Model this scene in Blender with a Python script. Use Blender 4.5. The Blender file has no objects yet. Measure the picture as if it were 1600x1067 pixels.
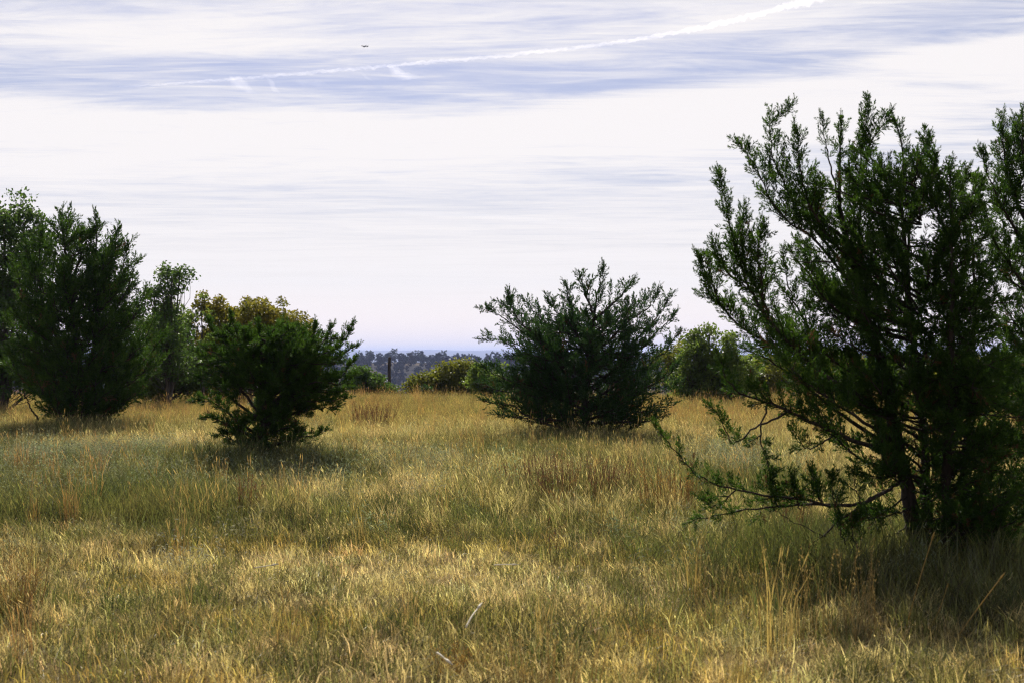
import bpy, bmesh, math, random
import numpy as np
from mathutils import Vector

# ------------------------------------------------------------------ camera, sky, sun, exposure
scene = bpy.context.scene
COL = scene.collection
CAM_H, F, HZ = 1.7, 2222.0, 555.0          # eye height, focal length in photo pixels, horizon row
cam_data = bpy.data.cameras.new('camera')
cam = bpy.data.objects.new('camera', cam_data)
COL.objects.link(cam)
cam.location = (0, 0, CAM_H)
cam.rotation_euler = (math.radians(90) + math.atan((HZ - 533.5) / F), 0, 0)
cam_data.sensor_width = 36.0
cam_data.lens = F / 1600.0 * 36.0
cam_data.clip_start = 0.05
cam_data.clip_end = 90000
cam_data.dof.use_dof = True
cam_data.dof.focus_distance = 24.0
cam_data.dof.aperture_fstop = 4.5
scene.camera = cam

SUN_EL, SUN_AZ = math.radians(44), math.radians(-5)      # azimuth from +Y towards +X
S = Vector((math.sin(SUN_AZ) * math.cos(SUN_EL), math.cos(SUN_AZ) * math.cos(SUN_EL), math.sin(SUN_EL)))
sun_data = bpy.data.lights.new('sun', 'SUN')
sun_data.energy = 5.0
sun_data.angle = math.radians(0.53)
sun_data.color = (1.0, 0.93, 0.80)
sun = bpy.data.objects.new('sun', sun_data)
COL.objects.link(sun)
sun.rotation_euler = (-S).to_track_quat('-Z', 'Y').to_euler()

world = bpy.data.worlds.new('World')
scene.world = world
world.use_nodes = True


def build_world():
    nt = world.node_tree
    nt.nodes.clear()
    N, L = nt.nodes, nt.links

    def mth(op, a, b=None, clamp=False):
        n = N.new('ShaderNodeMath'); n.operation = op; n.use_clamp = clamp
        for i, v in enumerate((a, b)):
            if v is None: continue
            if isinstance(v, (int, float)): n.inputs[i].default_value = v
            else: L.new(v, n.inputs[i])
        return n.outputs[0]

    def comb(x, y, z):
        n = N.new('ShaderNodeCombineXYZ')
        for i, v in enumerate((x, y, z)):
            if isinstance(v, (int, float)): n.inputs[i].default_value = v
            else: L.new(v, n.inputs[i])
        return n.outputs[0]

    def noise(vec, scale, detail, rough=0.55, dist=0.0):
        n = N.new('ShaderNodeTexNoise')
        n.inputs['Scale'].default_value = scale
        n.inputs['Detail'].default_value = detail
        n.inputs['Roughness'].default_value = rough
        n.inputs['Distortion'].default_value = dist
        L.new(vec, n.inputs['Vector'])
        return n.outputs[0]

    sky = N.new('ShaderNodeTexSky')
    sky.sky_type = 'NISHITA'
    sky.sun_disc = False
    sky.sun_elevation = SUN_EL
    sky.sun_rotation = SUN_AZ
    sky.air_density = 1.0
    sky.dust_density = 1.2
    sky.ozone_density = 2.5
    tc = N.new('ShaderNodeTexCoord')
    sp = N.new('ShaderNodeSeparateXYZ')
    L.new(tc.outputs['Generated'], sp.inputs[0])
    x, y, z = sp.outputs
    zc = mth('ADD', mth('MAXIMUM', z, 0.0), 0.012)
    u = mth('DIVIDE', x, zc)
    v = mth('DIVIDE', y, zc)
    hor = mth('SQRT', mth('ADD', mth('MULTIPLY', x, x), mth('MULTIPLY', y, y)))
    el = mth('DIVIDE', zc, mth('MAXIMUM', hor, 0.02))
    # one thin cirrus deck: coordinates on the cloud plane, long streaks
    plane = comb(mth('MULTIPLY', u, 0.32), mth('MULTIPLY', v, 1.0), 0.0)
    warp = noise(plane, 0.7, 3.0)
    n1 = noise(comb(mth('MULTIPLY', u, 0.30), mth('ADD', mth('MULTIPLY', v, 0.9), mth('MULTIPLY', warp, 1.3)), 3.1), 1.1, 7.0, 0.62, 0.4)
    n2 = noise(comb(mth('MULTIPLY', u, 0.85), mth('ADD', mth('MULTIPLY', v, 2.6), mth('MULTIPLY', warp, 2.0)), 7.7), 1.6, 6.0, 0.65, 0.6)
    n3 = noise(comb(mth('ADD', mth('MULTIPLY', u, 1.5), mth('MULTIPLY', v, 0.5)), mth('ADD', mth('MULTIPLY', v, 6.0), mth('MULTIPLY', warp, 3.5)), 1.7), 1.3, 8.0, 0.68, 1.0)
    tilt = mth('MULTIPLY', mth('MAXIMUM', x, 0.0), 0.12)
    elw = mth('ADD', mth('SUBTRACT', el, tilt), mth('MULTIPLY', mth('SUBTRACT', warp, 0.5), 0.035))
    ramp = N.new('ShaderNodeValToRGB')
    L.new(mth('DIVIDE', elw, 0.5), ramp.inputs[0])
    stops = [(0.0, 1.0), (0.045, 0.97), (0.095, 0.76), (0.118, 0.66), (0.135, 0.92), (0.15, 1.1), (0.176, 1.05),
             (0.192, 0.38), (0.212, 0.34), (0.228, 0.66), (0.245, 0.52), (0.30, 0.36), (0.5, 0.22)]
    cr = ramp.color_ramp
    while len(cr.elements) < len(stops): cr.elements.new(0.5)
    for e, (p, c) in zip(cr.elements, stops):
        e.position = p / 0.5
        e.color = (c, c, c, 1)
    cov = mth('ADD', ramp.outputs[0], mth('ADD', mth('MULTIPLY', mth('SUBTRACT', n1, 0.5), 1.7), mth('ADD', mth('MULTIPLY', mth('SUBTRACT', n2, 0.5), 1.25), mth('MULTIPLY', mth('SUBTRACT', n3, 0.5), 0.9))))
    low = mth('MULTIPLY', mth('SUBTRACT', el, 0.03), 8.0, True)         # streaks even out towards the horizon
    low = mth('MINIMUM', low, 1.0)
    cov2 = mth('ADD', mth('MULTIPLY', cov, low), mth('MULTIPLY', ramp.outputs[0], mth('SUBTRACT', 1.0, low)))
    sm = N.new('ShaderNodeMapRange'); sm.interpolation_type = 'SMOOTHSTEP'
    L.new(cov2, sm.inputs[0])
    sm.inputs[1].default_value = 0.0; sm.inputs[2].default_value = 1.0
    sm.inputs[3].default_value = 0.02; sm.inputs[4].default_value = 0.97
    K = 1.0 / SKY_STRENGTH
    tint = N.new('ShaderNodeMixRGB'); tint.blend_type = 'MULTIPLY'; tint.inputs[0].default_value = 1.0
    L.new(sky.outputs[0], tint.inputs[1]); tint.inputs[2].default_value = SKY_TINT
    mix = N.new('ShaderNodeMixRGB')
    L.new(sm.outputs[0], mix.inputs[0])
    L.new(tint.outputs[0], mix.inputs[1])
    E = 0.75                                             # balances the camera exposure
    wm = N.new('ShaderNodeMixRGB')                       # cirrus veil: a little warmer and brighter low down, tinted to offset blue haze
    L.new(mth('MULTIPLY', el, 16.0, True), wm.inputs[0])
    wm.inputs[1].default_value = (1.26 * K * E, 1.06 * K * E, 0.94 * K * E, 1)
    wm.inputs[2].default_value = (0.985 * K * E, 0.945 * K * E, 0.940 * K * E, 1)
    L.new(wm.outputs[0], mix.inputs[2])
    bg = N.new('ShaderNodeBackground')
    bg.inputs[1].default_value = SKY_STRENGTH
    L.new(mix.outputs[0], bg.inputs[0])
    out = N.new('ShaderNodeOutputWorld')
    L.new(bg.outputs[0], out.inputs[0])


SKY_STRENGTH = 0.053
SKY_TINT = (0.98, 0.93, 1.10, 1)
build_world()

scene.view_settings.view_transform = 'Standard'
scene.view_settings.look = 'None'
scene.view_settings.exposure = 0.42
scene.view_settings.gamma = 1.0
scene.view_settings.use_curve_mapping = False
scene.render.engine = 'CYCLES'
cy = scene.cycles
cy.max_bounces = 5
cy.diffuse_bounces = 2
cy.transmission_bounces = 4
cy.glossy_bounces = 2
cy.volume_bounces = 1
cy.transparent_max_bounces = 8
cy.use_denoising = True
cy.denoiser = 'OPENIMAGEDENOISE'
cy.denoising_prefilter = 'NONE'
cy.filter_width = 1.25
cy.sample_clamp_indirect = 4.0

rng = np.random.default_rng(11)
random.seed(5)


# ------------------------------------------------------------------ helpers
def at(px, py, Y):
    """photo pixel and distance -> world point"""
    return np.array([(px - 800.0) / F * Y, Y, CAM_H + (HZ - py) / F * Y])


def tag(o, label=None, cat=None, group=None, kind=None):
    if label: o['label'] = label
    if cat: o['category'] = cat
    if group: o['group'] = group
    if kind: o['kind'] = kind
    return o


def empty(name, loc):
    o = bpy.data.objects.new(name, None)
    o.empty_display_size = 0.2
    o.location = loc
    COL.objects.link(o)
    return o


def np_mesh(name, verts, faces, shade=None, mat=None, smooth=False, mat2=None):
    """verts (n,3); faces: list of index arrays (m,k)"""
    me = bpy.data.meshes.new(name)
    verts = np.asarray(verts, dtype=np.float32)
    me.vertices.add(len(verts))
    me.vertices.foreach_set('co', verts.ravel())
    faces = [f for f in faces if len(f)]
    tot = sum(f.size for f in faces)
    nf = sum(len(f) for f in faces)
    me.loops.add(tot)
    me.polygons.add(nf)
    me.loops.foreach_set('vertex_index', np.concatenate([f.ravel() for f in faces]).astype(np.int32))
    lt = np.concatenate([np.full(len(f), f.shape[1], dtype=np.int32) for f in faces])
    ls = np.concatenate([[0], np.cumsum(lt)[:-1]]).astype(np.int32)
    me.polygons.foreach_set('loop_start', ls)
    me.polygons.foreach_set('loop_total', lt)
    if smooth:
        me.polygons.foreach_set('use_smooth', np.ones(nf, dtype=bool))
    me.update(calc_edges=True)
    if shade is not None:
        a = me.attributes.new('shade', 'FLOAT', 'POINT')
        a.data.foreach_set('value', np.asarray(shade, dtype=np.float32))
    if mat: me.materials.append(mat)
    return me


def link(name, me, parent=None, loc=None):
    o = bpy.data.objects.new(name, me)
    COL.objects.link(o)
    if parent is not None: o.parent = parent
    if loc is not None: o.location = loc
    return o


class MB:
    """collects tubes and loose faces into one mesh"""
    def __init__(self):
        self.v, self.t, self.q, self.n = [], [], [], 0

    def add(self, v, tris=None, quads=None):
        v = np.asarray(v, dtype=float)
        if tris is not None and len(tris): self.t.append(np.asarray(tris) + self.n)
        if quads is not None and len(quads): self.q.append(np.asarray(quads) + self.n)
        self.v.append(v); self.n += len(v)

    def tube(self, pts, radii, sides=6, cap=True):
        pts = np.asarray(pts, dtype=float)
        n = len(pts)
        tan = np.gradient(pts, axis=0)
        tan /= np.linalg.norm(tan, axis=1, keepdims=True) + 1e-9
        ref = np.array([0.31, 0.77, 0.2]) if abs(tan[0] @ np.array([0.31, 0.77, 0.2])) < 0.75 else np.array([0.9, -0.2, 0.1])
        a = np.cross(tan, ref); a /= np.linalg.norm(a, axis=1, keepdims=True) + 1e-9
        b = np.cross(tan, a)
        th = np.arange(sides) / sides * 2 * math.pi
        ring = a[:, None, :] * np.cos(th)[None, :, None] + b[:, None, :] * np.sin(th)[None, :, None]
        v = pts[:, None, :] + ring * np.asarray(radii)[:, None, None]
        v = v.reshape(-1, 3)
        i = np.arange(n - 1)[:, None] * sides
        j = np.arange(sides)[None, :]
        k = (j + 1) % sides
        q = np.stack([i + j, i + k, i + sides + k, i + sides + j], axis=-1).reshape(-1, 4)
        tr = []
        if cap:
            v = np.vstack([v, pts[-1] + tan[-1] * radii[-1] * 0.5, pts[0]])
            e = n * sides
            for s in range(sides):
                tr.append([(n - 1) * sides + s, (n - 1) * sides + (s + 1) % sides, e])
                tr.append([(s + 1) % sides, s, e + 1])
        self.add(v, tr, q)

    def mesh(self, name, mat, smooth=False, shade=None):
        fs = []
        if self.t: fs.append(np.concatenate(self.t))
        if self.q: fs.append(np.concatenate(self.q))
        return np_mesh(name, np.concatenate(self.v), fs, shade, mat, smooth)


def unit(v):
    v = np.asarray(v, dtype=float)
    return v / (np.linalg.norm(v, axis=-1, keepdims=True) + 1e-9)


def spline(pts, n):
    """Catmull-Rom through pts, n samples"""
    P = np.asarray(pts, dtype=float)
    if len(P) == 2:
        t = np.linspace(0, 1, n)[:, None]
        return P[0] * (1 - t) + P[1] * t
    P = np.vstack([2 * P[0] - P[1], P, 2 * P[-1] - P[-2]])
    m = len(P) - 3
    out = []
    for s in np.linspace(0, m - 1e-6, n):
        i = int(s); f = s - i
        p0, p1, p2, p3 = P[i:i + 4]
        out.append(0.5 * ((2 * p1) + (p2 - p0) * f + (2 * p0 - 5 * p1 + 4 * p2 - p3) * f * f + (3 * p1 - p0 - 3 * p2 + p3) * f ** 3))
    return np.array(out)


# value noise for layout decisions
_perm = np.random.default_rng(3).random((256, 256))


def vnoise(x, y):
    x = np.asarray(x, dtype=float); y = np.asarray(y, dtype=float)
    xi = np.floor(x).astype(int); yi = np.floor(y).astype(int)
    fx = x - xi; fy = y - yi
    fx = fx * fx * (3 - 2 * fx); fy = fy * fy * (3 - 2 * fy)
    g = lambda a, b: _perm[a % 256, b % 256]
    return (g(xi, yi) * (1 - fx) * (1 - fy) + g(xi + 1, yi) * fx * (1 - fy) + g(xi, yi + 1) * (1 - fx) * fy + g(xi + 1, yi + 1) * fx * fy)


def fbm(x, y, o=4):
    s = 0; a = 0.5; tot = 0
    for i in range(o):
        s = s + a * vnoise(np.asarray(x) * 2 ** i + 17 * i, np.asarray(y) * 2 ** i + 5 * i); tot += a; a *= 0.5
    return s / tot


def sstep(t):
    t = np.clip(t, 0, 1)
    return t * t * (3 - 2 * t)


def ground_h(x, y):
    x = np.asarray(x, dtype=float); y = np.asarray(y, dtype=float)
    h = 0.16 * (fbm(x / 7.0 + 40, y / 7.0 + 40, 3) - 0.5)
    d = np.maximum(y - 50.0, 0)
    h = h - 47.0 * (1 - np.exp(-(d / 330.0) ** 1.35))
    hill = sstep((y - 620) / 520.0) * (1 - 0.75 * sstep((y - 1150) / 1200.0))
    h = h + hill * (41.5 + 12.0 * (fbm(x / 160.0 + 9.3, y / 260.0 + 3.0, 3) - 0.5))
    ridge = sstep((y - 9000) / 6000.0)
    h = h + ridge * (68.0 + 100.0 * (fbm(x / 1300.0 + 2.2, y / 5000.0, 4) - 0.5) + 30.0 * (fbm(x / 330.0 + 7.7, y / 2500.0, 3) - 0.5) - 0.006 * np.clip(x, -2500, 2500))
    return h


# ------------------------------------------------------------------ materials
def nodes_of(name):
    m = bpy.data.materials.new(name)
    m.use_nodes = True
    nt = m.node_tree
    nt.nodes.clear()
    return m, nt.nodes, nt.links


def leaf_material(name, col_a, col_b, trans=0.4, trans_boost=1.4, rough=0.5, spec=0.25, instancer=False, dry=None):
    """col_a..col_b by the per-leaf 'shade' attribute; thin-leaf translucency"""
    m, N, L = nodes_of(name)
    at_ = N.new('ShaderNodeAttribute'); at_.attribute_name = 'shade'
    mix = N.new('ShaderNodeMixRGB')
    L.new(at_.outputs['Fac'], mix.inputs[0])
    mix.inputs[1].default_value = (*col_a, 1); mix.inputs[2].default_value = (*col_b, 1)
    col = mix.outputs[0]
    if instancer:
        ti = N.new('ShaderNodeAttribute'); ti.attribute_type = 'INSTANCER'; ti.attribute_name = 'tint'
        mu = N.new('ShaderNodeMixRGB'); mu.blend_type = 'MULTIPLY'; mu.inputs[0].default_value = 1.0
        L.new(col, mu.inputs[1]); L.new(ti.outputs['Color'], mu.inputs[2])
        col = mu.outputs[0]
    p = N.new('ShaderNodeBsdfPrincipled')
    p.inputs['Roughness'].default_value = rough
    p.inputs['Specular IOR Level'].default_value = spec
    L.new(col, p.inputs['Base Color'])
    t = N.new('ShaderNodeBsdfTranslucent')
    g = N.new('ShaderNodeMixRGB'); g.blend_type = 'MULTIPLY'; g.inputs[0].default_value = 1.0
    L.new(col, g.inputs[1]); g.inputs[2].default_value = (trans_boost, trans_boost, trans_boost * 0.8, 1)
    L.new(g.outputs[0], t.inputs[0])
    ms = N.new('ShaderNodeMixShader'); ms.inputs[0].default_value = trans
    L.new(p.outputs[0], ms.inputs[1]); L.new(t.outputs[0], ms.inputs[2])
    o = N.new('ShaderNodeOutputMaterial')
    L.new(ms.outputs[0], o.inputs[0])
    return m


def rough_material(name, c1, c2, scale=8.0, rough=0.9, bump=0.4, stretch=(1, 1, 1)):
    m, N, L = nodes_of(name)
    tc = N.new('ShaderNodeTexCoord')
    mp = N.new('ShaderNodeMapping'); mp.inputs['Scale'].default_value = stretch
    L.new(tc.outputs['Object'], mp.inputs[0])
    n = N.new('ShaderNodeTexNoise'); n.inputs['Scale'].default_value = scale; n.inputs['Detail'].default_value = 6
    n.inputs['Roughness'].default_value = 0.65
    L.new(mp.outputs[0], n.inputs['Vector'])
    r = N.new('ShaderNodeValToRGB')
    r.color_ramp.elements[0].position = 0.32; r.color_ramp.elements[0].color = (*c1, 1)
    r.color_ramp.elements[1].position = 0.68; r.color_ramp.elements[1].color = (*c2, 1)
    L.new(n.outputs[0], r.inputs[0])
    p = N.new('ShaderNodeBsdfPrincipled'); p.inputs['Roughness'].default_value = rough
    p.inputs['Specular IOR Level'].default_value = 0.2
    L.new(r.outputs[0], p.inputs['Base Color'])
    if bump:
        b = N.new('ShaderNodeBump'); b.inputs['Strength'].default_value = bump; b.inputs['Distance'].default_value = 0.02
        L.new(n.outputs[0], b.inputs['Height']); L.new(b.outputs[0], p.inputs['Normal'])
    o = N.new('ShaderNodeOutputMaterial'); L.new(p.outputs[0], o.inputs[0])
    return m


M_BARK = rough_material('juniper_bark', (0.018, 0.014, 0.011), (0.060, 0.047, 0.036), 30, 0.95, 0.8, (1, 1, 0.15))
M_OAKBARK = rough_material('oak_bark', (0.03, 0.026, 0.02), (0.10, 0.085, 0.07), 14, 0.95, 0.8, (1, 1, 0.3))
M_JUN = leaf_material('juniper_foliage', (0.012, 0.034, 0.007), (0.052, 0.098, 0.012), 0.42, 1.9, 0.55, 0.15)
M_JUN_BLUE = leaf_material('juniper_foliage_bluish', (0.011, 0.032, 0.010), (0.038, 0.078, 0.018), 0.40, 1.8, 0.55, 0.15)
M_DEAD = leaf_material('dead_brown_sprays', (0.070, 0.040, 0.020), (0.150, 0.085, 0.040), 0.30, 1.2, 0.7, 0.1)
M_OAK = leaf_material('oak_leaves_green', (0.040, 0.072, 0.012), (0.130, 0.175, 0.030), 0.52, 1.8, 0.45, 0.3)
M_OAKD = leaf_material('oak_leaves_dark_green', (0.026, 0.060, 0.012), (0.080, 0.130, 0.026), 0.48, 1.7, 0.45, 0.3)
M_OAKY = leaf_material('oak_leaves_autumn', (0.080, 0.100, 0.013), (0.25, 0.200, 0.028), 0.45, 1.6, 0.5, 0.25)
M_OAKO = leaf_material('oak_leaves_olive', (0.060, 0.082, 0.012), (0.180, 0.175, 0.026), 0.50, 1.7, 0.5, 0.25)
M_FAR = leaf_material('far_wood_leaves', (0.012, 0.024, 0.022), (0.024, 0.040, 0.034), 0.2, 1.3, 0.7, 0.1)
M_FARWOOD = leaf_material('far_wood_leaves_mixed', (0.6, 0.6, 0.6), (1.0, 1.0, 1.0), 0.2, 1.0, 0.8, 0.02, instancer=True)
M_DRY = leaf_material('dry_grass_blades', (0.34, 0.34, 0.34), (1.55, 1.50, 1.42), 0.45, 1.3, 0.40, 0.35, instancer=True)  # wide tone spread also paints sunlit sparkle and dark gaps into the blades
M_FORB = leaf_material('silver_forb_leaves', (0.72, 0.70, 0.68), (1.15, 1.10, 1.05), 0.45, 1.25, 0.7, 0.08, instancer=True)
M_POST = rough_material('weathered_post_wood', (0.02, 0.018, 0.016), (0.06, 0.052, 0.045), 12, 0.9, 0.5, (1, 1, 0.1))


def ground_material():
    m, N, L = nodes_of('meadow_soil_and_thatch')
    tc = N.new('ShaderNodeTexCoord')
    n = N.new('ShaderNodeTexNoise'); n.inputs['Scale'].default_value = 0.35; n.inputs['Detail'].default_value = 9; n.inputs['Roughness'].default_value = 0.7
    L.new(tc.outputs['Object'], n.inputs['Vector'])
    n2 = N.new('ShaderNodeTexNoise'); n2.inputs['Scale'].default_value = 26; n2.inputs['Detail'].default_value = 6; n2.inputs['Roughness'].default_value = 0.7
    L.new(tc.outputs['Object'], n2.inputs['Vector'])
    r = N.new('ShaderNodeValToRGB')
    e = r.color_ramp.elements
    e[0].position = 0.3; e[0].color = (0.085, 0.080, 0.032, 1)
    e[1].position = 0.7; e[1].color = (0.23, 0.165, 0.065, 1)
    L.new(n.outputs[0], r.inputs[0])
    r2 = N.new('ShaderNodeValToRGB')
    e = r2.color_ramp.elements
    e[0].position = 0.3; e[0].color = (0.35, 0.33, 0.3, 1)
    e[1].position = 0.7; e[1].color = (1.2, 1.15, 1.1, 1)
    L.new(n2.outputs[0], r2.inputs[0])
    mu = N.new('ShaderNodeMixRGB'); mu.blend_type = 'MULTIPLY'; mu.inputs[0].default_value = 1
    L.new(r.outputs[0], mu.inputs[1]); L.new(r2.outputs[0], mu.inputs[2])
    sx = N.new('ShaderNodeSeparateXYZ'); L.new(tc.outputs['Object'], sx.inputs[0])
    mr = N.new('ShaderNodeMapRange'); L.new(sx.outputs[1], mr.inputs[0]); mr.inputs[1].default_value = 60; mr.inputs[2].default_value = 300   # woodland floor beyond the crest
    wf = N.new('ShaderNodeMixRGB'); L.new(mr.outputs[0], wf.inputs[0]); L.new(mu.outputs[0], wf.inputs[1]); wf.inputs[2].default_value = (0.026, 0.024, 0.026, 1)
    n3 = N.new('ShaderNodeTexNoise'); n3.inputs['Scale'].default_value = 0.012; n3.inputs['Detail'].default_value = 4
    L.new(tc.outputs['Object'], n3.inputs['Vector'])
    r3 = N.new('ShaderNodeValToRGB'); e = r3.color_ramp.elements; e[0].position = 0.56; e[0].color = (0, 0, 0, 1); e[1].position = 0.62; e[1].color = (1, 1, 1, 1)
    L.new(n3.outputs[0], r3.inputs[0])
    gl = N.new('ShaderNodeMath'); gl.operation = 'MULTIPLY'; L.new(r3.outputs[0], gl.inputs[0]); L.new(mr.outputs[0], gl.inputs[1])
    g2 = N.new('ShaderNodeMixRGB'); L.new(gl.outputs[0], g2.inputs[0]); L.new(wf.outputs[0], g2.inputs[1]); g2.inputs[2].default_value = (0.10, 0.078, 0.058, 1)   # grassy glades
    p = N.new('ShaderNodeBsdfPrincipled'); p.inputs['Roughness'].default_value = 1.0; p.inputs['Specular IOR Level'].default_value = 0.05
    L.new(g2.outputs[0], p.inputs['Base Color'])
    b = N.new('ShaderNodeBump'); b.inputs['Strength'].default_value = 0.6; b.inputs['Distance'].default_value = 0.03
    L.new(n2.outputs[0], b.inputs['Height']); L.new(b.outputs[0], p.inputs['Normal'])
    o = N.new('ShaderNodeOutputMaterial'); L.new(p.outputs[0], o.inputs[0])
    return m


# ------------------------------------------------------------------ ground: one sheet to the horizon
def build_ground():
    ang = np.concatenate([np.radians(np.arange(55, 125.01, 0.4)), np.radians(np.arange(129, 415, 4.0))])   # measured from +X; 90 = +Y
    rad = np.concatenate([[0.4], np.geomspace(1.0, 19000, 186)])
    A, R = np.meshgrid(ang, rad)
    X = R * np.cos(A); Y = R * np.sin(A)
    Z = ground_h(X, Y)
    v = np.stack([X, Y, Z], -1).reshape(-1, 3)
    na = len(ang)
    i = np.arange(len(rad) - 1)[:, None] * na
    j = np.arange(na)[None, :]; k = (j + 1) % na
    q = np.stack([i + j, i + na + j, i + na + k, i + k], -1).reshape(-1, 4)
    c = len(v)
    v = np.vstack([v, [[0, 0, float(ground_h(0, 0))]]])
    t = np.array([[c, a, (a + 1) % na] for a in range(na)])
    o = link('ground', np_mesh('ground', v, [q, t], None, ground_material(), True))
    tag(o, 'rolling dry meadow ground falling away to the valley and far ridges', kind='structure')


build_ground()


# ------------------------------------------------------------------ junipers
def plume_template(seed, n_side=13, n_tw=5, wid=0.030, tw=0.15, blunt=False):
    """one feathery spray of unit length along +Z made of thin pointed scale-leaf shoots (3-sided)"""
    r = np.random.default_rng(seed)
    base, d, ln = [], [], []
    if blunt:
        for i in range(n_side * n_tw):
            t = r.random() ** 0.8 * 0.75
            a = r.random() * 6.283; sp = r.uniform(0.3, 1.1)
            dd = unit([math.cos(a) * sp, math.sin(a) * sp, 1.0])
            base.append([math.cos(a) * 0.13 * r.random(), math.sin(a) * 0.13 * r.random(), t]); d.append(dd); ln.append(tw * r.uniform(1.0, 1.9))
    else:
        for i in range(n_side):
            t = (i + 0.5) / n_side * 0.92
            a = i * 2.4 + r.uniform(-0.4, 0.4)
            sl = (0.31 * (1 - t) ** 0.9 + 0.04) * r.uniform(0.7, 1.25)
            tilt = math.radians(r.uniform(30, 52))
            sd = np.array([math.cos(a) * math.sin(tilt), math.sin(a) * math.sin(tilt), math.cos(tilt)])
            for k in range(n_tw):
                s = (k + 0.4) / n_tw
                b = np.array([0, 0, t]) + sd * sl * s
                dd = unit(sd + r.normal(0, 0.42, 3) + np.array([0, 0, 0.25]))
                base.append(b); d.append(dd); ln.append(tw * r.uniform(0.7, 1.3) * (1 - 0.3 * t))
        for k in range(4):
            base.append([0, 0, 0.75 + 0.05 * k]); d.append(unit([r.normal(0, 0.25), r.normal(0, 0.25), 1])); ln.append(tw * r.uniform(0.7, 1.1))
    base = np.array(base); d = np.array(d); ln = np.array(ln)
    n = len(base)
    a = unit(np.cross(d, r.normal(0, 1, (n, 3)))); b = np.cross(d, a)
    v = np.empty((n, 4, 3))
    w = wid * r.uniform(0.7, 1.25, n)[:, None]
    v[:, 0] = base
    v[:, 1] = base + a * w * 0.5 + b * w * 0.25 + d * (ln * 0.42)[:, None]
    v[:, 2] = base + d * ln[:, None]
    v[:, 3] = base - a * w * 0.5 + b * w * 0.25 + d * (ln * 0.42)[:, None]
    f0 = np.arange(n)[:, None] * 4
    f = np.concatenate([f0 + np.array([[0, 1, 2]]), f0 + np.array([[0, 2, 3]])])
    sh = np.repeat(r.uniform(-0.15, 0.15, n), 4)
    return v.reshape(-1, 3), f, sh


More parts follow.
